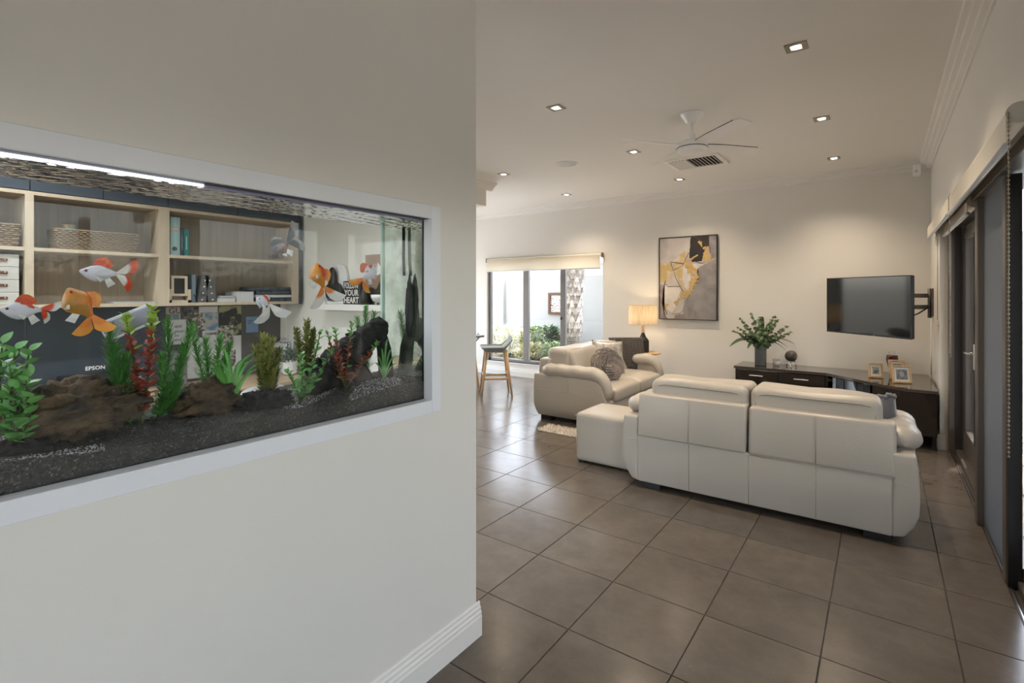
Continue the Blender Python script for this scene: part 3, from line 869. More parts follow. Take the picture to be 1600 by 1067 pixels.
# ---- abstract painting
ap = thing('abstract_painting', 'tall abstract canvas of grey, gold and black in a thin dark frame', 'painting', (-2.22, YB, 1.085))
ax0, ax1, az0, az1 = -2.625, -1.815, 1.085, 2.262
P('canvas', (.56, .52, .48), .7, var=(5, .6, (.42, .38, .36)))
P('paint_grey', (.21, .19, .19), .7, var=(6, .7, (.33, .305, .30)))
P('paint_violet', (.20, .17, .175), .7, var=(8, .6, (.36, .32, .33)))
P('paint_black', (.018, .014, .014), .6, var=(10, .5, (.035, .026, .022)))
P('paint_gold', (.56, .36, .13), .45, .3, var=(30, .6, (.68, .47, .20)))
P('paint_ochre', (.52, .38, .17), .7, var=(7, .85, (.58, .52, .44)))
P('paint_umber', (.085, .052, .035), .7)
P('paint_white', (.66, .62, .57), .7, var=(9, .6, (.55, .51, .47)))
for (a, c, z0, z1) in [(ax0, ax0+.012, az0, az1), (ax1-.012, ax1, az0, az1), (ax0+.012, ax1-.012, az0, az0+.012), (ax0+.012, ax1-.012, az1-.012, az1)]:
    part(ap, 'picture_frame', MB().box(a, c, YB-.05, YB-.002, z0, z1), 'lamp_black', world=True)
part(ap, 'canvas', MB().box(ax0+.012, ax1-.012, YB-.042, YB-.004, az0+.012, az1-.012), 'canvas', world=True)
lay = [0]
def brush(name, pts, mat, rough=.010, sub=5):
    lay[0] += 1; rnd = random.Random(lay[0])
    q = []
    n = len(pts)
    for i in range(n):
        a = pts[i]; c = pts[(i+1) % n]
        for k in range(sub):
            t = k/sub; q.append((a[0]+(c[0]-a[0])*t + rnd.uniform(-rough, rough), a[1]+(c[1]-a[1])*t + rnd.uniform(-rough, rough)))
    y = YB-.042-.00025*lay[0]
    poly = []
    for u, v in q:
        u = min(.985, max(.015, (u-232)/573 if u > 1.5 else u)); v = min(.988, max(.012, (v-150)/850 if v > 1.5 else v))
        poly.append((ax0+u*(ax1-ax0), y, az1-v*(az1-az0)))
    b = bmesh.new(); b.faces.new([b.verts.new(p) for p in poly]); bmesh.ops.triangulate(b, faces=b.faces[:])
    bmesh.ops.recalc_face_normals(b, faces=b.faces[:]); b.verts.index_update()
    part(ap, name, MB().bm(b), mat, world=True)
R2 = 5
def flakes(poly, n):
    lay[0] += 1; rnd = random.Random(lay[0]); mb = MB(); k = 0; tries = 0
    xs = [p[0] for p in poly]; ys = [p[1] for p in poly]
    while k < n and tries < 6000:
        tries += 1; x = rnd.uniform(min(xs), max(xs)); y = rnd.uniform(min(ys), max(ys)); ins = False; j = len(poly)-1
        for i in range(len(poly)):
            (xi, yi), (xj, yj) = poly[i], poly[j]
            if (yi > y) != (yj > y) and x < (xj-xi)*(y-yi)/(yj-yi)+xi: ins = not ins
            j = i
        if not ins: continue
        m = rnd.choice((5, 6, 7)); r_ = rnd.uniform(5, 13); yy = YB-.042-.00025*lay[0]-.000002*k; pts = []
        for q in range(m):
            a = 2*PI*q/m; rr = r_*rnd.uniform(.55, 1.3); u = (x+rr*math.cos(a)-232)/573; v = (y+rr*math.sin(a)-150)/850
            u = min(.985, max(.015, u)); v = min(.988, max(.012, v)); pts.append((ax0+u*(ax1-ax0), yy, az1-v*(az1-az0)))
        mb.add(pts, [tuple(range(m))]); k += 1
    part(ap, 'gold_leaf', mb.mesh('gold_leaf', False, fix=False), 'paint_gold', world=True, kind='stuff')
brush('grey_field', [(625, 470), (700, 440), (805, 380), (805, 1000), (380, 1000), (395, 950), (480, 940), (505, 800), (580, 680), (625, 600)], 'paint_grey', R2)
brush('violet_field', [(725, 122), (805, 122), (805, 370), (745, 400), (720, 240)], 'paint_violet', R2)
brush('violet_field', [(232, 640), (300, 640), (285, 760), (265, 860), (320, 1000), (232, 1000)], 'paint_violet', R2)
brush('ochre_wash', [(232, 415), (345, 410), (400, 540), (330, 600), (232, 620)], 'paint_ochre', R2)
brush('ochre_wash', [(370, 400), (490, 300), (520, 410), (500, 560), (520, 700), (480, 705), (390, 500)], 'paint_ochre', R2)
brush('white_wash', [(480, 480), (540, 470), (550, 600), (520, 700), (470, 620)], 'paint_white', R2)
brush('white_wash', [(300, 640), (440, 670), (480, 730), (440, 800), (370, 930), (300, 880), (270, 760)], 'paint_white', R2)
brush('white_wash', [(560, 430), (680, 440), (620, 480), (575, 475)], 'paint_white', R2)
brush('black_shape', [(555, 150), (725, 120), (730, 250), (690, 300), (660, 410), (575, 415), (540, 370), (545, 260)], 'paint_black', 3)
flakes([(615, 205), (640, 205), (680, 265), (725, 260), (720, 340), (748, 350), (745, 415), (665, 415), (660, 380), (690, 300), (650, 250)], 90)
flakes([(500, 400), (555, 375), (570, 460), (615, 490), (625, 600), (580, 690), (560, 720), (520, 780), (455, 770), (445, 720), (540, 700), (540, 610), (590, 560), (530, 520), (500, 450)], 230)
flakes([(385, 830), (440, 780), (435, 810), (410, 850)], 22)
flakes([(285, 850), (330, 840), (310, 880)], 12)
brush('gold_leaf', [(545, 380), (620, 338), (625, 350), (560, 395)], 'paint_gold', 3)
def line(pts, wd=2.6):
    a = []; c = []
    for i, (x, y) in enumerate(pts):
        x2, y2 = pts[min(i+1, len(pts)-1)]; x1, y1 = pts[max(i-1, 0)]
        dx, dy = x2-x1, y2-y1; l = math.hypot(dx, dy) or 1
        a.append((x-dy/l*wd, y+dx/l*wd)); c.append((x+dy/l*wd, y-dx/l*wd))
    brush('brush_line', a + c[::-1], 'paint_umber', 1, 2)
line([(535, 315), (500, 390), (470, 450), (385, 490)]); line([(350, 405), (490, 430)]); line([(355, 415), (405, 570), (480, 715)])
line([(300, 600), (275, 700), (265, 840), (320, 950)], 3.6); line([(300, 630), (330, 660), (450, 660)]); line([(500, 780), (480, 910), (430, 940), (370, 940)]); line([(560, 150), (640, 190), (735, 270), (740, 330)], 3); line([(610, 415), (660, 430), (690, 420)])

# ---- media console in the corner
CT = .56
mc = thing('media_console', 'dark gloss corner media console with drawers', 'cabinet', (-.5, 6.8, 0))
L0, L1, FYL = -1.485, -.52, 6.735
P('console_gloss', (.020, .014, .011), .07, spec=.6, coat=.3)
P('console_top', (.055, .042, .034), .10, spec=.7, coat=.4)
P('smoked_glass', (.02, .03, .045), .03, spec=.9)
part(mc, 'top', MB().prism([(L0-.012, 7.235), (L0-.012, FYL-.015), (L1, FYL-.015), (.01, 6.175), (.18, 6.05), (.408, 6.045), (.408, 7.235)], CT-.028, CT), 'console_top', world=True)
part(mc, 'left_body', MB().box(L0, L1+.02, FYL+.018, 7.23, .13, CT-.028), 'console_gloss', world=True)
for k in range(2):
    a = L0+.004+k*.48; c = a+.472
    dr = part(mc, 'drawer', MB().rbox(a, c, FYL, FYL+.018, .35, CT-.04, .003, 1), 'console_gloss', world=True)
    part(dr, 'handle', MB().rbox(a+.16, a+.31, FYL-.022, FYL-.012, .452, .464, .003, 1).box(a+.165, a+.173, FYL-.013, FYL, .454, .462).box(a+.297, a+.305, FYL-.013, FYL, .454, .462), 'brushed_steel')
    part(mc, 'door', MB().rbox(a, c, FYL, FYL+.018, .135, .345, .003, 1), 'console_gloss', world=True)
part(mc, 'corner_body', MB().prism([(L1+.03, 7.23), (L1+.03, 6.80), (.05, 6.24), (.19, 6.075), (.40, 6.07), (.40, 7.23)], .13, .30), 'console_gloss', world=True)
part(mc, 'corner_back', MB().prism([(L1+.03, 7.23), (L1+.03, 7.05), (.22, 6.40), (.22, 6.09), (.40, 6.07), (.40, 7.23)], .30, CT-.028), 'console_gloss', world=True)
# glazed front of the media niche
def quad(p, q, z0, z1, t=.006):
    d = Vector((q[0]-p[0], q[1]-p[1], 0)).normalized(); nn = Vector((d.y, -d.x, 0))*t
    return MB().prism([p, q, (q[0]-nn.x, q[1]-nn.y), (p[0]-nn.x, p[1]-nn.y)], z0, z1)
A = Vector((-.47, 6.70)); Bq = Vector((.12, 6.10))
for k in range(3):
    p = A.lerp(Bq, .03+k*.2); q = A.lerp(Bq, .215+k*.2)
    part(mc, 'glass_door', quad(p, q, .32, CT-.04), 'smoked_glass', world=True)
part(mc, 'hinge', MB().rbox(-.505, -.455, 6.70, 6.74, .47, .50, .004, 1), 'black_metal', world=True)
part(mc, 'corner_door', quad(A.lerp(Bq, .65), A.lerp(Bq, 1.05), .135, CT-.034), 'console_gloss', world=True)
part(mc, 'end_panel', MB().rbox(.13, .405, 6.052, 6.07, .135, CT-.032, .003, 1), 'console_gloss', world=True)
part(mc, 'plinth', MB().prism([(L0+.05, 7.2), (L0+.05, 6.82), (L1, 6.82), (.1, 6.35), (.1, 7.2)], 0, .13), 'foot_black', world=True)
for x, y in ((.37, 6.09), (.37, 7.15), (-1.45, 6.77)): part(mc, 'leg', MB().box(x, x+.03, y, y+.03, 0, .13), 'foot_black', world=True)

# ---- vase with eucalyptus
P('vase_slate', (.085, .085, .09), .55, var=(20, .5, (.11, .11, .115)))
P('euca_leaf', (.12, .20, .095), .5, var=(9, .6, (.19, .25, .13)), obj_var=.25)
P('blade_leaf', (.020, .045, .018), .3, var=(6, .5, (.04, .075, .03)))
P('stem_green', (.10, .12, .05), .6)
vp = onZ(1188.5, 570.5, CT)
va = thing('eucalyptus_vase', 'square slate vase of eucalyptus and long dark leaves on the console', 'vase', (vp.x, vp.y, CT))
vw = .058; vh = .248
part(va, 'vase', MB().rbox(-vw, vw, -vw, vw, 0, vh, .006, 2), 'vase_slate', 'auto')
part(va, 'opening', MB().box(-vw+.008, vw-.008, -vw+.008, vw-.008, vh, vh+.001), 'black_rubber')
def leaf_mesh(l, w, bend=.2, n=6, fold=.1, tip=1.):
    mb = MB(); vs = []
    for i in range(n+1):
        t = i/n; ww = w/2*math.sin(PI*min(.999, max(.02, t**.8)))**.8*(1 if t < .98 else .1)
        z = -bend*l*t*t
        x = l*t
        vs += [(x, -ww, z+ww*fold), (x, 0, z), (x, ww, z+ww*fold)]
    fs = []
    for i in range(n):
        a = i*3; fs += [(a, a+1, a+4, a+3), (a+1, a+2, a+5, a+4)]
    mb.add(vs, fs); return mb
# screen-plane directions: right = RT, up = z, toward viewer = -FW
def dirv(r, u, f=0.): return (RT*r + Vector((0, 0, u)) - FW*f)
stems = [(-.40, .18, .10), (-.25, .33, -.05), (-.17, .40, .08), (-.05, .36, .12), (.03, .34, -.1), (.17, .33, .1), (.22, .36, -.06), (.38, .17, .05), (.02, .24, .2), (.27, .24, .14), (-.12, .25, .18), (-.30, .22, .02), (.10, .28, .05)]
rnd = random.Random(11)
for (r_, u_, f_) in stems:
    pts = []
    for k in range(9):
        t = k/8; pts.append(Vector((0, 0, vh-.05)) + dirv(r_*t**1.25*.95, (u_+.05)*t*(1.08-.08*t), f_*t))
    st = part(va, 'eucalyptus_stem', MB().tube(pts, [.003]*6+[.0022, .0018, .0012], 5), 'stem_green', True)
    mb = MB()
    for k in range(24):
        t = .16 + .84*k/23; i = min(7, int(t*8)); p = pts[i].lerp(pts[i+1], t*8-i)
        rr = .032*(1.15-.70*t)
        for sgn in (-1, 1):
            ax = Vector((rnd.uniform(-1, 1), rnd.uniform(-1, 1), rnd.uniform(.1, .9))).normalized()
            off = Vector((rnd.uniform(-1, 1), rnd.uniform(-1, 1), rnd.uniform(-.3, .6))).normalized()*rr*sgn
            M = Matrix.Translation(p+off) @ ax.to_track_quat('Z', 'Y').to_matrix().to_4x4()
            n = 7
            mb.add([M @ Vector((rr*math.cos(2*PI*j/n), rr*.85*math.sin(2*PI*j/n), .0)) for j in range(n)], [tuple(range(n))])
    part(st, 'leaves', mb.mesh('leaves', False, fix=False), 'euca_leaf', kind='stuff')
blades = [(-.43, .00, .10, .055), (-.24, -.02, .16, .035), (.42, .02, .02, .022), (.27, -.01, .12, .03), (.22, -.05, .2, .018), (.05, .36, -.04, .03)]
for (r_, u_, f_, w_) in blades:
    mb = MB(); n = 10; vs = []
    for k in range(n+1):
        t = k/n
        p = Vector((0, 0, vh-.005)) + dirv(r_*t, u_*t + .075*math.sin(PI*t)*(1 if abs(u_) < .2 else 0), f_*t)
        d = dirv(r_, u_, f_).normalized(); sd2 = d.cross(Vector((0, 0, 1)) if abs(u_) < .2 else -FW).normalized()
        ww = w_*math.sin(PI*(.06+.93*t))**.7
        vs += [p - sd2*ww + Vector((0, 0, ww*.5)), p, p + sd2*ww + Vector((0, 0, ww*.5))]
    fs2 = []
    for i in range(n):
        a = i*3; fs2 += [(a, a+1, a+4, a+3), (a+1, a+2, a+5, a+4)]
    mb.add(vs, fs2); part(va, 'long_leaf', mb, 'blade_leaf', True)

# candle glass and globe
cp = onZ(1213, 571.5, CT)
pane('clear_glass', (.93, .93, .92), 1.5)
cg = thing('candle_glass', 'small clear glass candle holder with a white label', 'candle', (cp.x, cp.y, CT))
part(cg, 'glass', MB().lathe([(.037, 0), (.042, .004), (.042, .086), (.039, .086), (.039, .012), (.001, .01)], 20), 'clear_glass', 'auto')
P('wax', (.62, .58, .5), .6)
part(cg, 'wax', MB().lathe([(.036, .013), (.036, .035), (.001, .036)], 16), 'wax')
Mz = Matrix.Rotation(HEAD - R(90), 4, 'Z')
lb = MB().box(-.02, .02, -.0435, -.0425, .03, .066); lb.v = [tuple(Mz @ Vector(p)) for p in lb.v]
part(cg, 'paper_label', lb, 'white_ceramic')
gp = onZ(1236, 573.5, CT)
gl = thing('desk_globe', 'dark ornamental globe on a silver claw stand', 'globe', (gp.x, gp.y, CT))
P('globe_dark', (.045, .04, .038), .22, var=(9, .88, (.30, .22, .15)), spec=.6)
part(gl, 'sphere', MB().ball((0, 0, .135), .070, 24, 16), 'globe_dark', True)
part(gl, 'ring', MB().tube([(.046*math.cos(2*PI*k/20), .046*math.sin(2*PI*k/20), .072) for k in range(20)], .004, 6, closed=True), 'chrome', True)
part(gl, 'post', MB().tube([(0, 0, .012), (0, 0, .066)], .006, 8), 'chrome', True)
for k in range(3):
    a = R(30+120*k)
    part(gl, 'claw_foot', MB().tube([(.044*math.cos(a), .044*math.sin(a), .07), (.060*math.cos(a), .060*math.sin(a), .04), (.05*math.cos(a), .05*math.sin(a), .018), (.062*math.cos(a), .062*math.sin(a), .006)], [.006, .010, .008, .006], 8), 'chrome', True)

# photo frames and beaded vase
P('photo_grey', (.10, .10, .10), .3, var=(22, .85, (.42, .42, .41)))
P('photo_dark', (.03, .03, .032), .3, var=(16, .8, (.25, .25, .25)))
P('mount_white', (.75, .73, .68), .6)
P('skin_grey', (.38, .37, .36), .5)
def photo_frame(lab, px, py, w, h, yaw, pw, ph, mat='photo_grey', portrait=False, tilt=12):
    p = onZ(px, py, CT)
    r = thing('photo_frame', lab, 'picture frame', (p.x, p.y, CT), group='oak photo frames on the console', rot=(R(-tilt), 0, yaw))
    b = .018
    for (x0, x1, z0, z1) in [(-w/2, w/2, 0, b), (-w/2, w/2, h-b, h), (-w/2, -w/2+b, b, h-b), (w/2-b, w/2, b, h-b)]:
        part(r, 'moulding', MB().rbox(x0, x1, -.012, .012, z0+.004, z1+.004, .002, 1), 'oak_light')
    part(r, 'mount', MB().box(-w/2+b, w/2-b, -.004, .004, b, h-b), 'mount_white')
    ph_ = part(r, 'photograph', MB().box(-pw/2, pw/2, -.0055, -.004, h/2-ph/2, h/2+ph/2), mat)
    if portrait:
        part(ph_, 'figure', MB().prism([(.022*math.cos(2*PI*k/14), .03*math.sin(2*PI*k/14)) for k in range(14)], 0, .0006).mesh('figure'), 'skin_grey').matrix_parent_inverse = Matrix.Translation((.0, -.0062, h/2+.005)) @ Matrix.Rotation(R(90), 4, 'X')
    part(r, 'strut', MB().extrude([(-.02, .012, h*.7), (.02, .012, h*.7), (.03, .012+h*.30, .012+h*.05), (-.03, .012+h*.30, .012+h*.05)], (0, .004, 0)), 'oak_edge')
    return r
photo_frame('small oak photo frame standing alone, left of the pair', 1369, 590.5, .135, .155, R(20), .062, .075)
photo_frame('oak photo frame half hidden behind the portrait frame', 1404, 593, .15, .20, R(22), .08, .12, 'photo_dark')
photo_frame('oak photo frame in front with a black and white portrait', 1410, 599, .165, .175, R(20), .095, .10, 'photo_dark', True)
bp = onZ(1394, 586, CT)
P('dark_red_glass', (.055, .006, .008), .15, spec=.7)
bv = thing('red_glass_vase', 'dark red glass vase with clear stems behind the frames', 'vase', (bp.x, bp.y, CT))
part(bv, 'vase', MB().lathe([(.028, 0), (.024, .02), (.034, .08), (.056, .17), (.050, .22), (.046, .22)], 16), 'dark_red_glass', True)
for k in range(7):
    a = k*.9; 
    st = part(bv, 'glass_stem', MB().tube([(.01*math.cos(a), .01*math.sin(a), .19), (.03*math.cos(a), .03*math.sin(a), .24+.01*(k % 3))], .0015, 5), 'clear_glass', True)
    part(st, 'bead', MB().ball((.03*math.cos(a), .03*math.sin(a), .245+.01*(k % 3)), .006, 8, 6), 'chrome', True)

# ---- television on its swing arm
P('tv_screen', (.005, .005, .006), .06, spec=.38)
t0 = Vector((-.508, 6.71, 0)); t1 = Vector((.214, 5.985, 0)); zt0, zt1 = 1.029, 1.629
tx = (t1-t0); tw = tx.length; ang = math.atan2(tx.y, tx.x)
mid = (t0+t1)/2
tv = thing('television', 'flat black television angled out from the corner on a swing arm', 'television', (mid.x, mid.y, zt0), ang)
th = zt1-zt0
part(tv, 'screen', MB().box(-tw/2+.008, tw/2-.008, -.0015, .004, .014, th-.008), 'tv_screen')
part(tv, 'casing', MB().rbox(-tw/2+.002, tw/2-.002, .003, .040, .002, th-.002, .008, 2), 'black_metal', 'auto')
for (a, c, z0, z1) in [(-tw/2, tw/2, 0, .014), (-tw/2, tw/2, th-.008, th), (-tw/2, -tw/2+.008, .014, th-.008), (tw/2-.008, tw/2, .014, th-.008)]:
    part(tv, 'bezel', MB().box(a, c, -.003, .012, z0, z1), 'black_rubber')
part(tv, 'indicator', MB().box(.10, .118, -.0036, -.003, .004, .008), 'frame_white')
part(tv, 'mount_plate', MB().rbox(-.2, .2, .040, .052, .12, .48, .003, 1), 'black_metal')
sa = thing('swing_arm_bracket', 'grey steel two-bar swing arm fixed to the side wall behind the television', 'bracket', (XR, 6.95, 1.2))
P('arm_steel', (.13, .118, .11), .5, .3)
part(sa, 'wall_plate', MB().rbox(XR-.016, XR-.002, 6.88, 7.10, 1.215, 1.512, .003, 1), 'arm_steel', world=True)
part(sa, 'pivot', MB().tube([(XR-.03, 6.95, 1.20), (XR-.03, 6.95, 1.51)], .018, 10), 'arm_steel', True, world=True)
for z in (1.435, 1.315):
    part(sa, 'arm_bar', MB().extrude([(XR-.03, 6.95, z-.022), (XR-.03, 6.95, z+.022), (.02, 6.44, z+.022), (.02, 6.44, z-.022)], (.0, .02, 0)), 'arm_steel', world=True)
part(sa, 'cable', MB().tube([(XR-.009, 7.06, 1.22), (XR-.009, 7.07, .8), (XR-.009, 7.08, .58)], .006, 6), 'white_plastic', True, world=True)
part(sa, 'cable', MB().tube([(XR-.04, 6.93, 1.31), (.30, 6.78, 1.25), (.2, 6.66, 1.20)], .007, 6), 'black_rubber', True, world=True)

# ---- bar stools and bench end
P('stool_seat', (.21, .24, .235), .7, sheen=.2, var=(30, .4, (.24, .27, .265)))
def make_stool(lab):
    s = thing('bar_stool', lab, 'stool', group='bar stools at the kitchen bench')
    # local +x is the back lip side
    def sh(u, v):
        x = (u-.5)*2; y = (v-.5)*2
        return (x, y)
    rows = []
    n = 20; m = 12
    def top(u, v):
        x = -.205 + .41*u; y = (v-.5)*.44*(1 - .10*max(0, u-.5)*2)
        ed = (1-abs(2*v-1)**6)*(1-abs(2*u-1)**8)
        z = .690 - .012*ed + (.150*max(0, (u-.74)/.26)**1.15)*(1-.35*abs(2*v-1)**3)
        return (x + .02*max(0, u-.7), y, z)
    def bot(u, v):
        x, y, z = top(u, v); return (x*.97, y*.96, z - .058*((1-abs(2*u-1)**6)*(1-abs(2*v-1)**6))**.5 - .0)
    mb = MB().grid(top, n, m).grid(bot, n, m)
    # rim
    mb.tube([top(i/n, 0) for i in range(n+1)] + [top(1, j/m) for j in range(1, m+1)] + [top(1-i/n, 1) for i in range(1, n+1)] + [top(0, 1-j/m) for j in range(1, m)], .012, 6, closed=True)
    part(s, 'seat', mb, 'stool_seat', True)
    f = .215; t = .135
    for sx in (-1, 1):
        for sy in (-1, 1):
            part(s, 'leg', MB().tube([(sx*t, sy*t, .655), (sx*f, sy*f, 0)], [.021, .014], 8), 'oak_light', True)
    for sy in (-1, 1):
        part(s, 'seat_rail', MB().rbox(-t, t, sy*t-.011, sy*t+.011, .615, .655, .003, 1), 'oak_light')
        k = t+(f-t)*.62; part(s, 'stretcher', MB().rbox(-k, k, sy*k-.010, sy*k+.010, .235, .265, .003, 1), 'oak_light')
    for sx in (-1, 1):
        part(s, 'seat_rail', MB().rbox(sx*t-.011, sx*t+.011, -t, t, .615, .655, .003, 1), 'oak_light')
        k = t+(f-t)*.55; part(s, 'stretcher', MB().rbox(sx*k-.010, sx*k+.010, -k, k, .28, .31, .003, 1), 'oak_light')
    return s
st1 = make_stool('oak bar stool with grey-green padded seat, standing clear of the bench')
st1.location = (-4.525, 5.785, 0); st1.rotation_euler = (0, 0, R(43))
st2 = copy_tree(st1); st2['label'] = 'oak bar stool partly hidden by the wall, under the bench end'
st2.location = (-5.20, 5.87, 0)
kb = thing('kitchen_bench', 'grey stone bench end just visible past the wall edge', 'bench', (-5.2, 4.9, 0))
P('stone_grey', (.16, .155, .15), .3)
part(kb, 'bench_top', MB().rbox(-6.6, -4.27, 4.35, 5.22, .878, .902, .003, 1), 'stone_grey', world=True)
part(kb, 'cupboard', MB().box(-6.5, -4.65, 4.4, 4.85, .0, .878), 'trim_white', world=True)
# ================================================================ aquarium
AX0, AX1 = -1.44, -1.69      # front and rear glass
AY0, AY1 = -.43, 1.395
AZ0, WATER = 1.045, 1.737
pane('tank_glass', (.955, .975, .97), 1.28)
pane('tank_rear_glass', (.955, .975, .97), 1.12)
pane('water_skin', (.96, .98, .98), 1.33, thin=False)
P('frame_alu', (.78, .79, .82), .35)
tk = thing('aquarium', 'long glass fish tank in a white metal frame built through the wall', 'aquarium', (-1.565, .5, AZ0)); af = tk
f0, f1 = .048, .012
oy0, oy1, oz0, oz1 = AY0-.03, 1.434, 1.001, 1.797
iy0, iy1, iz0, iz1 = oy0+.046, 1.387, 1.050, 1.745
for (a, c, z0, z1) in [(oy0, iy1, iz1, oz1), (oy0, iy1, oz0, iz0), (iy1, oy1, oz0, oz1), (oy0, iy0, iz0, iz1)]:
    part(af, 'frame_bar', MB().rbox(XL-.005, XL+.007, a, c, z0, z1, .0012, 1), 'frame_alu', world=True)
for (a, c, z0, z1) in [(iy0, iy1, iz1, iz1+.004), (iy0, iy1, iz0-.004, iz0), (iy1, iy1+.004, iz0, iz1)]:
    part(af, 'frame_return', MB().box(XL-.038, XL-.004, a, c, z0, z1), 'lamp_black' if z0 > 1.6 else 'frame_alu', world=True)
part(tk, 'front_glass', MB().add([(AX0, AY0, AZ0), (AX0, AY1, AZ0), (AX0, AY1, 1.76), (AX0, AY0, 1.76)], [(0, 1, 2, 3)]).mesh('front_glass', fix=False), 'tank_glass', world=True)
part(tk, 'rear_glass', MB().add([(AX1, AY0, AZ0), (AX1, AY1, AZ0), (AX1, AY1, 1.76), (AX1, AY0, 1.76)], [(0, 1, 2, 3)]).mesh('rear_glass', fix=False), 'tank_rear_glass', world=True)
def end_glass():
    m, t, b = new_mat('end_glass')
    N = t.nodes; L = t.links; N.remove(b); out = N['Material Output']
    tc = N.new('ShaderNodeTexCoord')
    nz = N.new('ShaderNodeTexNoise'); nz.inputs['Scale'].default_value = 14; nz.inputs['Detail'].default_value = 6; L.new(tc.outputs['Object'], nz.inputs['Vector'])
    rp = N.new('ShaderNodeValToRGB'); rp.color_ramp.elements[0].position = .42; rp.color_ramp.elements[1].position = .72
    rp.color_ramp.elements[0].color = (.10, .10, .10, 1); rp.color_ramp.elements[1].color = (.5, .5, .5, 1)
    L.new(nz.outputs['Fac'], rp.inputs[0])
    gl = N.new('ShaderNodeBsdfGlossy'); gl.inputs['Roughness'].default_value = .015; gl.inputs['Color'].default_value = (.72, .80, .75, 1)
    df = N.new('ShaderNodeBsdfDiffuse'); df.inputs[0].default_value = (.30, .34, .24, 1)
    mx = N.new('ShaderNodeMixShader'); L.new(rp.outputs[0], mx.inputs[0]); L.new(gl.outputs[0], mx.inputs[1]); L.new(df.outputs[0], mx.inputs[2]); L.new(mx.outputs[0], out.inputs[0])
end_glass()
part(tk, 'end_glass', MB().box(AX1, AX0, AY1, AY1+.008, AZ0, 1.76), 'end_glass', world=True)
part(tk, 'end_glass', MB().box(AX1, AX0, AY0-.008, AY0, AZ0, 1.76), 'end_glass', world=True)
part(tk, 'tank_floor', MB().box(AX1, AX0, AY0, AY1, AZ0-.012, AZ0), 'black_rubber', world=True)
P('glass_edge', (.55, .68, .62), .25, spec=.7)
part(tk, 'glass_edge', MB().box(AX1-.006, AX1+.004, AY1-.008, AY1, 1.10, 1.76), 'glass_edge', world=True)
part(tk, 'silicone', MB().box(AX0-.010, AX0-.001, AY1-.007, AY1, AZ0, 1.76), 'black_rubber', world=True)
part(tk, 'silicone', MB().box(AX0-.008, AX0-.001, AY0, AY1, AZ0, AZ0+.008), 'black_rubber', world=True)
def ws(u, v):
    y = AY0+(AY1-AY0)*u; x = AX0+(AX1-AX0)*v
    return (x, y, WATER + .0006*math.sin(y*61+x*23+3*math.sin(x*31)) + .0005*math.sin(y*97-x*150+1) + .0004*math.sin(y*173+x*87+2*math.sin(y*23)) + .0004*math.sin(x*260-y*70))
part(tk, 'water_surface', MB().grid(ws, 460, 70).mesh('water_surface', True, fix=False), 'water_skin', world=True)
# hood with its light bar
hd = thing('aquarium_light', 'white LED light bar along the top of the fish tank', 'light', (-1.46, .2, 1.76))
P('led_white', (.9, .92, 1), .5, emit=(.86, .90, 1.0, 1.0))
P('lavender_rim', (.36, .34, .52), .25, spec=.8)
part(hd, 'hood', MB().box(AX1, XL-.01, AY0, AY1, 1.757, 1.762), 'lamp_black', world=True)
part(hd, 'diffuser', MB().rbox(AX0-.022, AX0-.004, AY0+.02, .60, 1.7375, 1.7495, .003, 1), 'led_white', world=True)
part(hd, 'rim', MB().rbox(AX0-.014, AX0-.004, .60, AY1-.002, 1.7385, 1.7495, .002, 1), 'lavender_rim', world=True)
part(hd, 'housing', MB().box(AX0-.05, AX0-.003, AY0+.01, AY1-.003, 1.7497, 1.757), 'lamp_black', world=True)
part(hd, 'housing', MB().box(AX0-.05, AX0-.0225, AY0+.01, AY1-.003, 1.7385, 1.7497), 'lamp_black', world=True)
lamp_light('aquarium_lamp', 'AREA', .7, (-1.56, .35, 1.733), (0, 0, R(90)), (.86, .92, 1), (1.4, .08), parent=None)

# gravel bed
def gz(x, y):
    d = (AX0-x)/(AX0-AX1)
    h = .058 + .030*d + .010*math.sin(y*5.1+1) + .008*math.sin(y*11+d*3)
    return AZ0 + h
gv = thing('gravel_bed', 'dark gravel with pale sand covering the tank floor', 'gravel', (-1.565, .5, AZ0))
gv['kind'] = 'stuff'
def gravel_mat():
    m, t, b = new_mat('gravel')
    N = t.nodes; L = t.links
    tc = N.new('ShaderNodeTexCoord')
    v = N.new('ShaderNodeTexVoronoi'); v.inputs['Scale'].default_value = 260; L.new(tc.outputs['Object'], v.inputs['Vector'])
    rp = N.new('ShaderNodeValToRGB'); rp.color_ramp.elements[0].color = (.026, .025, .022, 1); rp.color_ramp.elements[1].color = (.26, .245, .225, 1)
    e = rp.color_ramp.elements.new(.75); e.color = (.065, .061, .054, 1)
    L.new(v.outputs['Color'], rp.inputs[0]); L.new(rp.outputs[0], b.inputs['Base Color']); b.inputs['Roughness'].default_value = .7
    bp2 = N.new('ShaderNodeBump'); bp2.inputs['Strength'].default_value = .8; bp2.inputs['Distance'].default_value = .004
    L.new(v.outputs['Distance'], bp2.inputs['Height']); L.new(bp2.outputs[0], b.inputs['Normal'])
gravel_mat()
P('sand_white', (.62, .62, .63), .8, var=(300, .7, (.30, .30, .31)))
mb = MB().grid(lambda u, v: (AX0-.0012+(AX1-AX0+.002)*v, AY0+(AY1-AY0)*u, gz(AX0+(AX1-AX0)*v, AY0+(AY1-AY0)*u) + .0015*math.sin(u*900)*math.sin(v*140)), 220, 30)
mb.grid(lambda u, v: (AX0-.0012, AY0+(AY1-AY0)*u, AZ0+(gz(AX0, AY0+(AY1-AY0)*u)-AZ0)*v), 220, 2)
part(gv, 'bed', mb, 'gravel', world=True)
mb = MB(); ms2 = MB(); rnd = random.Random(21)
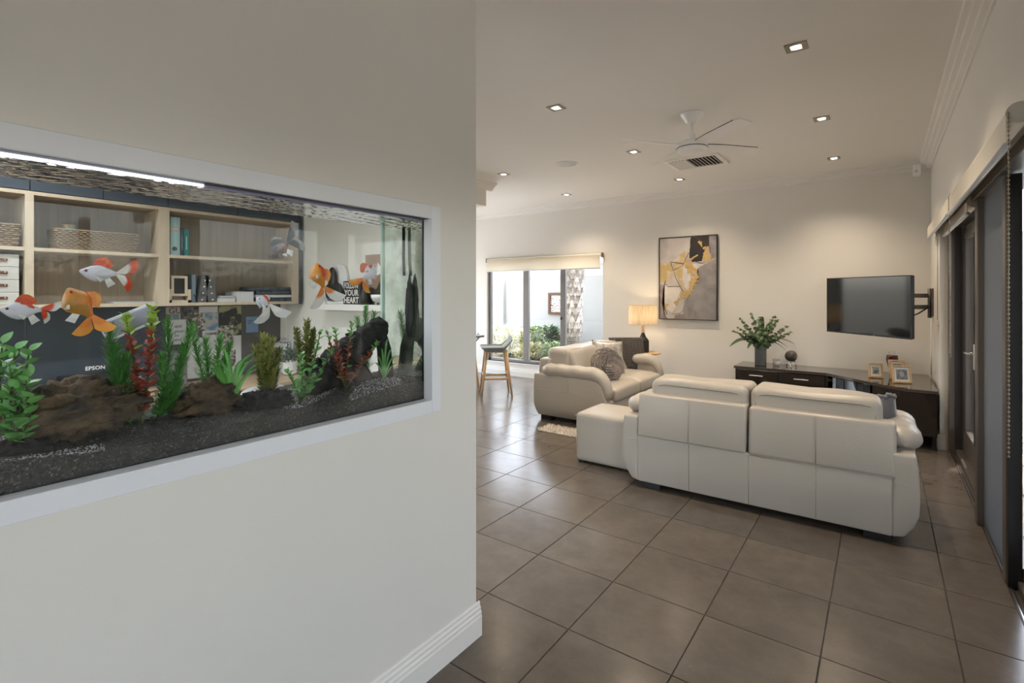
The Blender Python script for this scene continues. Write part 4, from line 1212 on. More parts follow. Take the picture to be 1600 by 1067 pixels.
OCT = [(1, 0, 0), (-1, 0, 0), (0, 1, 0), (0, -1, 0), (0, 0, 1), (0, 0, -1)]
OF = [(0, 2, 4), (2, 1, 4), (1, 3, 4), (3, 0, 4), (2, 0, 5), (1, 2, 5), (3, 1, 5), (0, 3, 5)]
for k in range(16000):
    y = rnd.uniform(AY0+.01, AY1-.01); x = rnd.uniform(AX1+.01, AX0-.004)
    r = rnd.uniform(.0013, .0028)
    if k < 2200: x = AX0-.0025; z = rnd.uniform(AZ0+.004, gz(x, y))
    else: z = gz(x, y)
    white = (math.sin(y*6.5+.6) + .6*math.sin(y*15+x*20)) > .55 and k >= 2200 and rnd.random() < .85
    q = [rnd.uniform(.7, 1.2) for _ in range(3)]
    (ms2 if white else mb).add([(x+a*r*q[0], y+b2*r*q[1], z+c*r*q[2]) for a, b2, c in OCT], OF)
part(gv, 'grains', mb.mesh('grains', False, fix=False), 'gravel', world=True, kind='stuff')
part(gv, 'pale_grains', ms2.mesh('pale_grains', False, fix=False), 'sand_white', world=True, kind='stuff')

# rocks and driftwood: noisy lumps
from mathutils import noise as mnoise
def lump(c, sx, sy, sz, seed, amp=.25, freq=3., n=72, m=48, ridg=0.):
    vs = []; fs = []
    for j in range(m+1):
        ph = -PI/2+PI*j/m
        for i in range(n):
            th = 2*PI*i/n; d = Vector((math.cos(ph)*math.cos(th), math.cos(ph)*math.sin(th), math.sin(ph)))
            q = d*freq + Vector((seed*7.3, seed*3.1, seed))
            k = 1 + amp*mnoise.fractal(q, .8, 2.2, 6) + .12*amp*mnoise.fractal(q*6, .7, 2.2, 4)
            if ridg: k += ridg*abs(mnoise.noise(Vector((q.x*1.2, q.y*1.2, q.z*5))))
            vs.append((c[0]+d.x*sx*k, c[1]+d.y*sy*k, c[2]+d.z*sz*k))
    for j in range(m):
        for i in range(n):
            a = j*n+i; b2 = j*n+(i+1) % n; fs.append((a, b2, b2+n, a+n))
    return MB().add(vs, fs)
P('rock_brown', (.022, .016, .011), .85, var=(16, .7, (.13, .085, .045)), bump=(60, .7))
P('rock_dark', (.010, .0095, .0095), .85, var=(25, .6, (.034, .031, .03)), bump=(50, .7))
P('bogwood', (.006, .0055, .005), .8, var=(14, .5, (.018, .015, .012)), bump=(40, .6))
def rockat(name, lab, px, py, X, sx, sy, sz, seed, mat, cat='rock', **kw):
    p = onX(px, py, X); p.x = X
    return single(name, lump(p, sx, sy, sz, seed, **kw), mat, lab, cat, smooth=True)
rockat('aquarium_rock', 'large layered brown rock at the left of the tank', 120, 640, -1.575, .075, .125, .062, 1.3, 'rock_brown', ridg=.35, amp=.3)
rockat('aquarium_rock', 'brown pitted rock behind the grass plant', 318, 628, -1.60, .06, .085, .055, 2.2, 'rock_brown', ridg=.3, amp=.3)
rockat('aquarium_rock', 'dark grey rock right of the grass plant', 412, 634, -1.575, .05, .088, .045, 4.4, 'rock_dark', ridg=.2, amp=.35)
rockat('aquarium_rock', 'dark rock low in the left corner of the picture', 12, 715, -1.52, .04, .07, .035, 5.1, 'rock_dark', amp=.3)
# driftwood: rising trunk with a hooked head
dw = thing('driftwood', 'big black driftwood branch leaning to a hooked head at the right', 'driftwood', tuple(onX(540, 615, -1.59)))
pts = []
for (px, py) in [(478, 622), (505, 590), (540, 556), (575, 528), (592, 506), (603, 520)]:
    pts.append(onX(px, py, -1.60))
mb = MB(); path = []; rad = []
RR = [.035, .055, .062, .048, .030, .012]
for k in range(71):
    t = k/70*(len(pts)-1); i = min(len(pts)-2, int(t)); p = pts[i].lerp(pts[i+1], t-i)
    p = p + Vector((mnoise.noise(p*40)*.01, mnoise.noise(p*33)*.012, mnoise.noise(p*51)*.01))
    path.append(p); rad.append((RR[i]+(RR[i+1]-RR[i])*(t-i))*(1+.25*mnoise.noise(p*60)))
mb.tube(path, rad, 26)
mb.v = [tuple(Vector(v) + mnoise.noise_vector(Vector(v)*38)*.010 + mnoise.noise_vector(Vector(v)*110)*.004) for v in mb.v]
part(dw, 'trunk', mb, 'bogwood', True, world=True)
for pq, rr in [([(592, 512), (600, 545), (604, 590), (598, 622)], [.022, .028, .03, .035]), ([(540, 560), (560, 590), (575, 625)], [.045, .05, .055]), ([(510, 600), (515, 625)], [.05, .05])]:
    q = [onX(x, y, -1.61) for x, y in pq]
    part(dw, 'root', MB().tube([q[0].lerp(q[1], t) for t in (0, .5)] + q[1:], [rr[0]]*1 + [(rr[0]+rr[1])/2] + rr[1:], 12), 'bogwood', True, world=True)

# filter and pipe at the right end
fl_ = thing('tank_filter', 'black filter column with a pipe against the right end of the tank', 'filter', (-1.50, 1.37, AZ0))
part(fl_, 'body', lump((-1.512, 1.381, 1.40), .020, .012, .115, 3.3, amp=.25, freq=2.), 'black_rubber', True, world=True)
part(fl_, 'pipe', MB().tube([(-1.545, 1.38, 1.725), (-1.545, 1.379, 1.60), (-1.540, 1.378, 1.53)], .006, 8), 'black_rubber', True, world=True)
# magnetic glass cleaner
mg = thing('magnet_cleaner', 'grey rounded magnetic glass cleaner stuck to the tank', 'cleaner', tuple(onX(200, 503, -1.66)), rot=(R(24), 0, 0))
P('cleaner_grey', (.33, .34, .42), .35)
part(mg, 'pad', MB().rbox(-.014, .014, -.062, .062, -.026, .026, .011, 3), 'cleaner_grey', 'auto')
part(mg, 'rim', MB().rbox(.008, .012, -.064, .064, -.028, .028, .002, 1), 'frame_alu')

# ---- aquarium plants
P('aq_green', (.055, .20, .040), .45, obj_var=.3, var=(40, .5, (.11, .30, .06)))
P('aq_bright', (.10, .34, .075), .4, obj_var=.25, var=(60, .4, (.24, .46, .16)))
P('aq_olive', (.16, .20, .045), .5, obj_var=.3, var=(50, .6, (.30, .27, .07)))
P('aq_red', (.26, .035, .025), .45, obj_var=.35, var=(60, .5, (.40, .09, .05)))
P('aq_lime', (.30, .42, .06), .45, obj_var=.3)
P('aq_grass', (.045, .22, .035), .4, obj_var=.4, var=(10, .5, (.16, .40, .07)))
P('aq_stem', (.09, .10, .04), .6)
PG = 'plants in the fish tank'
def plant(lab, base, name='aquarium_plant', cat='plant'):
    p = onX(base[0], base[1], base[2]); p.z = gz(p.x, p.y)
    r = thing(name, lab, cat, tuple(p), group=PG); r['base'] = 0; del r['base']
    return r, p
def stem_path(p, tops, X, n=10, bow=.0):
    q = onX(tops[0], tops[1], X); out = []
    for k in range(n+1):
        t = k/n; out.append(p.lerp(q, t) + Vector((0, bow*math.sin(PI*t), 0)))
    return out
leafM = {}
def leaf_obj(l, w, bend, key):
    if key not in leafM:
        leafM[key] = leaf_mesh(l, w, bend, 6, .15).mesh('leaf', True)
    return leafM[key]
def broad_stem(r, path, mat, l, w, n, top_mat=None, spread=.9, key='a', seed=0):
    rnd = random.Random(seed)
    st = part(r, 'stem', MB().tube(path, [.0026]*(len(path)-2)+[.0018, .0012], 6), 'aq_stem', True, world=True)
    for k in range(n):
        t = .12 + .88*k/(n-1); i = min(len(path)-2, int(t*(len(path)-1))); p = path[i].lerp(path[i+1], t*(len(path)-1)-i)
        az = k*2.4 + rnd.uniform(-.3, .3); el = .7 + .4*t + rnd.uniform(-.25, .2)
        m_ = top_mat if (top_mat and (t > .8 or rnd.random() < .12)) else mat
        me = leaf_obj(l, w, .25, key+m_)
        if len(me.materials) == 0: me.materials.append(MATS[m_])
        o = part(r, 'leaf', me, m_); s = (1.05-.35*t)*rnd.uniform(.85, 1.15)
        o.matrix_parent_inverse = r.matrix_basis.inverted()
        o.matrix_basis = Matrix.Translation(p) @ Matrix.Rotation(az, 4, 'Z') @ Matrix.Rotation(-el*spread, 4, 'Y') @ Matrix.Rotation(rnd.uniform(-.7, .7), 4, 'X') @ Matrix.Scale(s, 4)
def needle_stem(r, path, mat, l, n, per=13, seed=0, wid=.0014):
    rnd = random.Random(seed)
    st = part(r, 'stem', MB().tube(path, [.0018]*(len(path)-2)+[.0014, .0008], 5), 'aq_stem', True, world=True)
    mb = MB()
    for k in range(n):
        t = .06 + .94*k/(n-1); i = min(len(path)-2, int(t*(len(path)-1))); p = path[i].lerp(path[i+1], t*(len(path)-1)-i)
        for j in range(per):
            a = 2*PI*j/per + rnd.uniform(-.3, .3) + k; el = .25 + .5*t + rnd.uniform(-.3, .35); ll = l*(1.55-.45*t)*rnd.uniform(.75, 1.25)
            d = Vector((math.cos(a)*math.cos(el), math.sin(a)*math.cos(el), math.sin(el)))
            s_ = d.cross(Vector((0, 0, 1))).normalized()*wid; q = p+d*ll*.55; e = p + d*ll + Vector((0, 0, .15*ll))
            mb.add([p-s_*.5, p+s_*.5, q+s_*1.3, q-s_*1.3, e], [(0, 1, 2, 3), (3, 2, 4)])
    part(r, 'foliage', mb.mesh('foliage', False, fix=False), mat, world=True, kind='stuff')
def bush_stem(r, path, mat, l, n, per=5, seed=0):
    needle_stem(r, path, mat, l*1.3, n, per+3, seed, wid=.0036)
# broad green plant, far left
r, p = plant('broad-leaved bright green plant at the far left of the tank', (22, 680, -1.52))
for k, (tx_, ty_) in enumerate([(4, 536), (24, 545), (46, 548), (14, 570), (40, 590)]):
    broad_stem(r, stem_path(p, (tx_, ty_), -1.52+.012*(k-2), bow=.006*(k-2)), 'aq_bright', .038, .026, 20, key='b', seed=k)
# needle plant left of the red stems
r, p = plant('feathery green plant left of the tall red stems', (205, 668, -1.56))
for k, (tx_, ty_) in enumerate([(172, 515), (182, 545), (200, 560), (190, 580)]):
    needle_stem(r, stem_path(p, (tx_, ty_), -1.56+.01*k, bow=-.012), 'aq_green', .022, 34, seed=k)
# red stems with lime tips
r, p = plant('tall red-leaved plant with two lime-tipped stems', (222, 668, -1.55))
for k, (tx_, ty_) in enumerate([(196, 492), (238, 482)]):
    broad_stem(r, stem_path(p, (tx_, ty_), -1.55, bow=.004), 'aq_red', .032, .019, 72, 'aq_lime', key='r', seed=10+k)
# needle plant right of red
r, p = plant('dark feathery plant right of the tall red stems', (245, 660, -1.58))
for k, (tx_, ty_) in enumerate([(262, 505), (278, 600), (288, 545), (300, 510), (252, 560)]):
    needle_stem(r, stem_path(p, (tx_, ty_), -1.58+.008*k, bow=.012), 'aq_green', .020, 32, seed=20+k)
# feathery plant left of grass
r, p = plant('feathery pale green plant behind the grass clump', (330, 640, -1.63))
for k, (tx_, ty_) in enumerate([(300, 520), (322, 535), (345, 528), (360, 540)]):
    needle_stem(r, stem_path(p, (tx_, ty_), -1.63+.008*k), 'aq_green', .020, 28, seed=30+k)
# grass clump
r, p = plant('clump of long arching grass blades in the middle of the tank', (362, 645, -1.58), 'aquarium_grass', 'grass plant')
rnd = random.Random(4)
for k in range(16):
    tx_ = 325 + k*5.2; ty_ = 545 - 12*math.sin(k*1.3) + abs(k-7)*3
    q = onX(tx_, ty_, -1.58 + rnd.uniform(-.03, .03)); vs = []; n = 12
    over = rnd.uniform(.2, .6)*(1 if k > 7 else -1)*.06
    for i in range(n+1):
        t = i/n; c = p.lerp(q, t) + Vector((0, over*t*t*t*1.3, .030*math.sin(PI*t)-(.02*abs(over)/.06)*t**4))
        wv = .0042*math.sin(PI*(.08+.90*t))**.6; sd2 = Vector((rnd.uniform(-.05, .05)+.5, .86, 0))
        vs += [c - sd2*wv, c + Vector((.001, 0, 0)), c + sd2*wv]
    fs2 = []
    for i in range(n): a = i*3; fs2 += [(a, a+1, a+4, a+3), (a+1, a+2, a+5, a+4)]
    part(r, 'blade', MB().add(vs, fs2), 'aq_grass', True, world=True)
# olive bush
r, p = plant('yellow-green bushy plant above the dark rock', (418, 625, -1.62))
for k, (tx_, ty_) in enumerate([(400, 545), (412, 528), (424, 535), (436, 550), (406, 575), (430, 580)]):
    bush_stem(r, stem_path(p, (tx_, ty_), -1.62+.006*k), 'aq_olive', .016, 26, 6, seed=40+k)
r, p = plant('thin yellow plant with upright tips left of the driftwood', (478, 620, -1.64))
for k, (tx_, ty_) in enumerate([(463, 518), (480, 505), (490, 520)]):
    bush_stem(r, stem_path(p, (tx_, ty_), -1.64), 'aq_olive', .015, 28, 6, seed=50+k)
# leafy green stems
r, p = plant('leafy green stems spreading in front of the driftwood', (468, 640, -1.53))
for k, (tx_, ty_) in enumerate([(448, 580), (470, 555), (500, 520), (520, 545), (490, 590)]):
    broad_stem(r, stem_path(p, (tx_, ty_), -1.53, bow=.008), 'aq_bright', .028, .016, 28, key='g', seed=60+k)
# red stems by driftwood
r, p = plant('red-stemmed plant with pale tips in front of the driftwood', (540, 628, -1.53))
for k, (tx_, ty_) in enumerate([(510, 515), (524, 516), (550, 507), (592, 535)]):
    broad_stem(r, stem_path(p, (tx_, ty_), -1.53, bow=-.004), 'aq_red', .026, .015, 34, 'aq_bright', key='s', seed=70+k)
# feathery top behind driftwood
r, p = plant('bright feathery plant rising behind the driftwood head', (570, 600, -1.66))
for k, (tx_, ty_) in enumerate([(558, 500), (572, 482), (585, 492), (566, 515)]):
    needle_stem(r, stem_path(p, (tx_, ty_), -1.66), 'aq_bright', .020, 30, seed=80+k)
# dark strap leaves at the right
r, p = plant('dark strap-leaved plant at the right end of the tank', (600, 590, -1.55))
for k in range(7):
    q = onX(578+k*9, 530+abs(k-3)*14, -1.55); vs = []; n = 9
    for i in range(n+1):
        t = i/n; c = p.lerp(q, t) + Vector((0, 0, .035*math.sin(PI*t))); wv = .004*math.sin(PI*(.1+.88*t))
        vs += [c-Vector((.3, .9, 0))*wv, c, c+Vector((.3, .9, 0))*wv]
    fs2 = []
    for i in range(n): a = i*3; fs2 += [(a, a+1, a+4, a+3), (a+1, a+2, a+5, a+4)]
    part(r, 'blade', MB().add(vs, fs2), 'aq_green', True, world=True)

# ---- goldfish
def fish_mat(name, base, patch, scale, thr, seed, metal=0., dark=None):
    m, t, b = new_mat(name)
    N = t.nodes; L = t.links
    tc = N.new('ShaderNodeTexCoord'); mp = N.new('ShaderNodeMapping'); mp.inputs['Location'].default_value = (seed, seed*2, seed*.7); L.new(tc.outputs['Object'], mp.inputs[0])
    nz = N.new('ShaderNodeTexNoise'); nz.inputs['Scale'].default_value = scale; nz.inputs['Detail'].default_value = 2; L.new(mp.outputs[0], nz.inputs['Vector'])
    sx = N.new('ShaderNodeSeparateXYZ'); L.new(tc.outputs['Object'], sx.inputs[0])
    ad = N.new('ShaderNodeMath'); ad.operation = 'MULTIPLY_ADD'; ad.inputs[1].default_value = 6.; L.new(sx.outputs['Z'], ad.inputs[0]); L.new(nz.outputs['Fac'], ad.inputs[2])
    rp = N.new('ShaderNodeValToRGB'); rp.color_ramp.elements[0].position = thr; rp.color_ramp.elements[1].position = thr+.05
    rp.color_ramp.elements[0].color = (*base, 1); rp.color_ramp.elements[1].color = (*patch, 1)
    L.new(ad.outputs[0], rp.inputs[0]); L.new(rp.outputs[0], b.inputs['Base Color'])
    b.inputs['Roughness'].default_value = .32; b.inputs['Metallic'].default_value = metal
    v = N.new('ShaderNodeTexVoronoi'); v.inputs['Scale'].default_value = 380; L.new(tc.outputs['Object'], v.inputs['Vector'])
    bp2 = N.new('ShaderNodeBump'); bp2.inputs['Strength'].default_value = .18; bp2.inputs['Distance'].default_value = .002; L.new(v.outputs['Distance'], bp2.inputs['Height']); L.new(bp2.outputs[0], b.inputs['Normal'])
RED = (.62, .065, .015); ORG = (.70, .20, .015); WHT = (.62, .62, .68); PAL = (.72, .70, .66)
fish_mat('fish_white_red', WHT, RED, 40, .62, 1.1)
fish_mat('fish_white_red2', WHT, RED, 30, .66, 3.3)
fish_mat('fish_orange', (.42, .20, .03), (.58, .16, .015), 40, .52, 2.2)
fish_mat('fish_calico', (.17, .09, .06), (.022, .022, .028), 45, .46, 5.5)
fish_mat('fish_orange2', (.60, .24, .03), RED, 40, .58, 4.4)
def fin_mat(name, c0, c1, span, start=.5):
    """fin colour: c0 at the root, c1 toward the tip"""
    m, t, b = new_mat(name); N = t.nodes; L = t.links
    at_ = N.new('ShaderNodeUVMap'); sx = N.new('ShaderNodeSeparateXYZ'); L.new(at_.outputs[0], sx.inputs[0])
    rp = N.new('ShaderNodeValToRGB'); rp.color_ramp.elements[0].position = start; rp.color_ramp.elements[1].position = min(1, start+.15)
    rp.color_ramp.elements[0].color = (*c0, 1); rp.color_ramp.elements[1].color = (*c1, 1)
    L.new(sx.outputs['X'], rp.inputs[0]); L.new(rp.outputs[0], b.inputs['Base Color']); b.inputs['Roughness'].default_value = .4
    b.inputs['Transmission Weight'].default_value = 0
fin_mat('fin_red_white', RED, PAL, 1, .6); fin_mat('fin_orange', ORG, (.74, .30, .05), 1, .5); fin_mat('fin_white', PAL, (.6, .6, .6), 1, .5)
fin_mat('fin_orange_white', ORG, PAL, 1, .42); fin_mat('fin_red', RED, (.66, .12, .03), 1, .5); fin_mat('fin_calico', (.022, .02, .024), (.20, .19, .185), 1, .6)
fin_mat('fin_white_red', PAL, RED, 1, .55)
P('fish_eye', (.01, .008, .008), .1, spec=.8); P('fish_iris', (.30, .05, .02), .25)
def fin(root, name, pts, mat, th=.0008, curve=None):
    """pts: rows of (root point, tip point) pairs; UV.x runs root to tip"""
    n = len(pts); K = 5; vs = []; uv = []
    for side in (1, -1):
        for i, (a, c) in enumerate(pts):
            for k in range(K+1):
                t = k/K; p = Vector(a).lerp(Vector(c), t)
                p.y += (curve or 0)*t*t + side*th*(1-t*.7) + .0012*math.sin(i*2.1)*t
                vs.append(p); uv.append(t)
    fs2 = []; off = n*(K+1)
    for s_ in (0, off):
        for i in range(n-1):
            for k in range(K):
                q = (s_+i*(K+1)+k, s_+(i+1)*(K+1)+k, s_+(i+1)*(K+1)+k+1, s_+i*(K+1)+k+1)
                fs2.append(q if s_ == 0 else q[::-1])
    me = bpy.data.meshes.new(name); me.from_pydata([tuple(v) for v in vs], [], fs2)
    u = me.uv_layers.new(name='UVMap')
    for lp in me.loops: u.data[lp.index].uv = (uv[lp.vertex_index], .5)
    me.polygons.foreach_set('use_smooth', [True]*len(me.polygons)); me.update()
    return part(root, name, me, mat)
def goldfish(lab, nose, tail, X, body_m, fin_m, tail_m, fat=.30, yaw=0., tl=.5, droop=0., split=.35, roll=0., dors=1., scale=1., pel=1., wid=.62):
    """nose/tail: where the snout and the tail root stand on the plane X; local x points to the snout"""
    a = onX(nose[0], nose[1], X); c = onX(tail[0], tail[1], X)
    d = (a-c); L_ = d.length; mid_ = (a+c)/2
    d = Matrix.Rotation(yaw, 3, 'Z') @ d
    xax = d.normalized(); up_ = Vector((0, 0, 1))
    if abs(xax.z) > .85: up_ = Vector((0, 1 if xax.z > 0 else -1, .2))
    yax = up_.cross(xax).normalized(); zax = xax.cross(yax).normalized()
    M = Matrix((xax, yax, zax)).transposed()
    M = M @ Matrix.Rotation(roll, 3, 'X')
    r = thing('goldfish', lab, 'fish', tuple(mid_), group='goldfish in the tank')
    r.rotation_euler = M.to_euler()
    # body profile, s: 0 snout .. 1 tail root
    prof = [(0, .10), (.05, .28), (.14, .52), (.28, .84), (.42, 1.0), (.56, .96), (.70, .72), (.84, .42), (.94, .27), (1.0, .24)]
    vs = []; n = 18; rows = []
    H = L_*fat
    for (s_, h) in prof:
        x = L_*(.5-s_); cz = -.10*H*math.sin(PI*min(1, s_*1.2)) + (.05*H if s_ < .1 else 0)
        ww = h*(.62 if s_ < .7 else .62*(1-(s_-.7)*1.9))
        for j in range(n):
            t = 2*PI*j/n; vs.append((x, H*ww*wid/.62*math.cos(t), cz + H*h*math.sin(t)*(1.0 if math.sin(t) > 0 else 1.05)))
    k = len(prof); fs2 = [(i*n+j, i*n+(j+1) % n, (i+1)*n+(j+1) % n, (i+1)*n+j) for i in range(k-1) for j in range(n)]
    fs2 += [tuple(range(n-1, -1, -1)), tuple((k-1)*n+j for j in range(n))]
    bd = part(r, 'body', MB().add(vs, fs2), body_m, True)
    for sgn in (-1, 1):
        e = part(bd, 'eye', MB().ball((L_*.36, sgn*H*.40*wid/.62, H*.14), L_*.042, 10, 8, (1, .55, 1)), 'fish_iris', True)
        pu = MB().ball((L_*.362, sgn*(H*.40*wid/.62+L_*.016), H*.14), L_*.024, 8, 6, (1, .5, 1)); e2 = part(r, 'pupil', pu, 'fish_eye', True)
    # dorsal
    q = []
    for i in range(9):
        t = i/8; x = L_*(.17-.40*t); zt = H*(1.02-.10*t-.35*t*t)
        hh = H*.72*dors*math.sin(PI*(.20+.68*t))**.8
        q.append(((x, 0, zt-.1*H), (x-L_*.10-L_*.06*t, 0, zt+hh)))
    fin(r, 'dorsal_fin', q, fin_m, curve=.002)
    # tail: two spread lobes
    for sgn in (1, -1):
        q = []
        for i in range(8):
            t = i/7; ang_ = sgn*(.10 + (.95-split*.3)*t) - droop
            ll = L_*tl*(.62+.55*math.sin(PI*.5*t))
            q.append(((-L_*.48, 0, sgn*H*.22*t), (-L_*.5-ll*math.cos(ang_), sgn*.006*t, ll*math.sin(ang_))))
        fin(r, 'tail_fin', q, tail_m, curve=sgn*.010*scale)
    # pectoral, pelvic and anal fins
    for sgn in (-1, 1):
        q = []
        for i in range(5):
            t = i/4; a2 = .5+.9*t
            q.append(((L_*.17-L_*.03*t, sgn*H*.40*wid/.62, -H*.35), (L_*.17-L_*.24*math.cos(a2*.6)*pel, sgn*(H*.40+L_*.07), -H*.35-L_*.22*math.sin(a2)*pel)))
        fin(r, 'pectoral_fin', q, 'fin_white', curve=sgn*.003)
    q = []
    for i in range(5):
        t = i/4; q.append(((-L_*.16-L_*.12*t, 0, -H*.72+H*.3*t), (-L_*.26-L_*.20*t, 0, -H*.9-L_*.24*(1-t*.6)*pel)))
    fin(r, 'anal_fin', q, 'fin_white', curve=.002)
    return r
goldfish('white goldfish with a red back at the left edge of the tank', (-2, 484), (66, 484), -1.50, 'fish_white_red', 'fin_red', 'fin_red_white', .27, droop=.3, tl=.42, yaw=R(8), dors=1.25)
goldfish('white goldfish with a bright red dorsal fin in front of the shelf', (124, 424), (183, 428), -1.52, 'fish_white_red2', 'fin_red', 'fin_white_red', .27, tl=.6, droop=.05, dors=1.5)
goldfish('orange goldfish swimming upward left of the magnetic cleaner', (105, 451), (142, 494), -1.55, 'fish_orange', 'fin_orange', 'fin_orange', .36, yaw=R(-25), tl=.62, droop=.4, dors=.8)
goldfish('black and white calico goldfish by the end of the shelf', (421, 402), (450, 379), -1.60, 'fish_calico', 'fin_calico', 'fin_calico', .32, tl=.75, droop=.1)
goldfish('orange goldfish pointing straight up before the white wall', (493, 411), (505, 448), -1.60, 'fish_orange2', 'fin_orange', 'fin_orange_white', .36, tl=.85, droop=.0, dors=.6, split=.6)
goldfish('red and grey goldfish facing right beside the brown print', (587, 414), (568, 436), -1.58, 'fish_white_red2', 'fin_red', 'fin_orange', .36, tl=.6, droop=.25)
goldfish('small white goldfish with red back and long trailing fins', (400, 466), (421, 476), -1.60, 'fish_white_red', 'fin_red_white', 'fin_white', .36, tl=1.25, droop=.85, dors=.7, pel=1.6)
# ================================================================ study seen through the tank
P('navy', (.052, .066, .085), .55, var=(4, .3, (.045, .058, .075)))
P('navy_gap', (.012, .014, .018), .7)
P('pin_grey', (.105, .098, .098), .85, bump=(300, .1))
SFX = -4.2                      # shelf fronts
def sy(px): return onX(px, 460, SFX).y
def sz(px, py): return onX(px, py, SFX).z
yA0, yA1, yB0, yB1, yC0, yC1 = sy(39), sy(53), sy(248.5), sy(265), sy(458), sy(466.5)
zt_ = sz(465, 348.5); zb_ = sz(465, 474.5); zm_ = sz(300, 402)
E_ = .022
bs = thing('open_shelf', 'open oak wall shelf of two rows above the study desk', 'shelf', (SX, 1.0, zb_))
part(bs, 'back_board', MB().box(SX+.002, SX+.014, -.35, yC1, zb_, zt_), 'oak_shelf', world=True)
for k in range(-3, 26):
    y = -.25+k*.11
    if y < yC1-.03 and y > -.33: part(bs, 'plank_joint', MB().box(SX+.014, SX+.0152, y, y+.0022, zb_+E_, zt_-E_), 'oak_edge', world=True)
for (a, c) in ((yA0, yA1), (yB0, yB1), (yC0, yC1), (-.35, -.30)):
    part(bs, 'upright', MB().box(SX+.014, SFX, a, c, zb_, zt_), 'oak_edge', world=True)
bays = [(-.30, yA0), (yA1, yB0), (yB1, yC0)]
for (a, c) in bays:
    for (z0, z1) in ((zb_, zb_+E_), (zm_-E_/2, zm_+E_/2), (zt_-E_, zt_)):
        part(bs, 'shelf_board', MB().box(SX+.014, SFX-.001, a, c, z0, z1), 'oak_edge', world=True)
ZS = [zb_+E_, zm_+E_/2]
# overhead navy cupboards and end panel
oc = thing('overhead_cupboard', 'navy overhead cupboards above the oak shelf', 'cupboard', (SX, 1.0, zt_))
part(oc, 'body', MB().box(SX+.003, SFX-.02, -.35, min(yC1+.03, SY-.003), zt_+.002, ZC-.02), 'navy', world=True)
ed = [-.35, .02, sy(47), sy(162), sy(263), sy(371), min(yC1+.03, SY-.003)]
for a, c in zip(ed[:-1], ed[1:]):
    part(oc, 'door', MB().rbox(SFX-.02, SFX, a+.002, c-.002, zt_+.004, ZC-.1, .002, 1), 'navy', world=True)
part(oc, 'end_panel', MB().box(SX+.003, SFX+.002, yC1+.002, min(yC1+.028, SY-.003), zb_-.002, zt_+.002), 'navy', world=True)
# desk-back panels
dp = thing('desk_back_panel', 'navy panelling on the wall behind the study desk', 'panel', (SX, .5, .75))
for (a, c) in ((-.35, sy(40)+.05), (sy(40)+.054, onX(258, 500, SX+.01).y)):
    part(dp, 'panel', MB().box(SX+.002, SX+.012, a, c, .752, zb_-.002), 'navy', world=True)
part(dp, 'rail', MB().box(SX+.012, SX+.022, -.35, onX(258, 500, SX+.01).y, zb_-.075, zb_-.002), 'navy', world=True)
pb = thing('pinboard', 'dark grey felt pinboard under the end of the shelf', 'pinboard', (SX, 2.2, 1.0))
y0 = onX(258.5, 500, SX+.01).y; y1 = onX(438, 500, SX+.01).y
part(pb, 'felt', MB().box(SX+.002, SX+.012, y0, min(y1, SY-.005), .752, zb_-.002), 'pin_grey', world=True)
def card(x0, y0_, x1, y1_, mat, lab, name='pinned_print', lift=0, cat='print'):
    a = onX(x0, y0_, SX+.014); c = onX(x1, y1_, SX+.014)
    return single(name, MB().box(SX+.0125+lift, SX+.0138+lift, a.y, c.y, c.z, a.z), mat, lab, cat, group='prints on the pinboard'), a, c
P('card_tan', (.42, .38, .35), .7); P('card_white', (.60, .60, .60), .7, var=(30, .2, (.54, .54, .54))); P('card_dark', (.03, .03, .032), .5, var=(30, .7, (.20, .18, .17)))
P('card_photo', (.10, .085, .075), .5, var=(40, .9, (.46, .42, .38))); P('card_blue', (.10, .21, .38), .5, var=(20, .8, (.42, .40, .38))); P('note_blue', (.17, .27, .42), .7)
P('card_splash', (.02, .02, .022), .5, var=(11, .93, (.30, .29, .16))); P('ink', (.02, .02, .022), .6); P('card_teal', (.16, .22, .26), .6)
def word(root, txt, px, py, size, mat='ink', face=None, X=None, sq=None, bold=False):
    at_ = onX(px, py, X or (SX+.0152)); return lettering(root, txt, size, at_, FACE_PX, mat, sq, bold=bold)
o, a, c = card(259, 480, 282, 498.5, 'card_tan', 'tan card with large cut-off letters at the top left of the pinboard'); word(o, 'GUE', 263, 490, .065)
card(259, 491, 268, 498.5, 'card_dark', 'small dark square print under the lettered card', lift=.002)
card(269.5, 491, 279.5, 499, 'card_teal', 'small teal square print under the lettered card', lift=.002)
o, a, c = card(259, 500, 291, 537, 'card_white', 'white card with a handwritten quote at the left of the pinboard')
for t_, yy in (('and', 512), ('your', 520), ('and', 533), ('so', 526)): word(o, t_, 273, yy, .034)
card(283, 480, 310, 497, 'card_dark', 'dark photograph of figures at the top of the pinboard')
card(311, 479, 340, 488, 'card_white', 'blank white strip at the top of the pinboard')
card(298.5, 489, 320, 515, 'card_photo', 'grey photograph of a group left of the blue-sky photograph', lift=.001)
card(320, 488, 341, 516.5, 'card_blue', 'photograph with blue sky above a crowd', lift=.002)
card(342, 478, 377, 527, 'card_splash', 'tall black print with a mustard splash')
o, a, c = card(316, 517, 340, 533, 'card_white', 'white card with a black brand name', lift=.003); word(o, 'CHANEL', 320.5, 523.5, .026, bold=True, X=SX+.018)
card(341, 509, 364, 545, 'card_photo', 'photograph of a person with red flowers', lift=.003)
card(292, 529, 377, 582, 'card_white', 'large white sheet along the bottom of the pinboard', lift=.0005)
card(304, 538, 330, 560, 'card_white', 'small white sheet overlapping the large one', lift=.0035)
card(350, 548, 368, 572, 'card_photo', 'small photograph low on the white sheet', lift=.003)
o, a, c = card(384.5, 495, 403.5, 518.5, 'note_blue', 'blue note pinned alone on bare grey felt', 'pinned_note', cat='note')
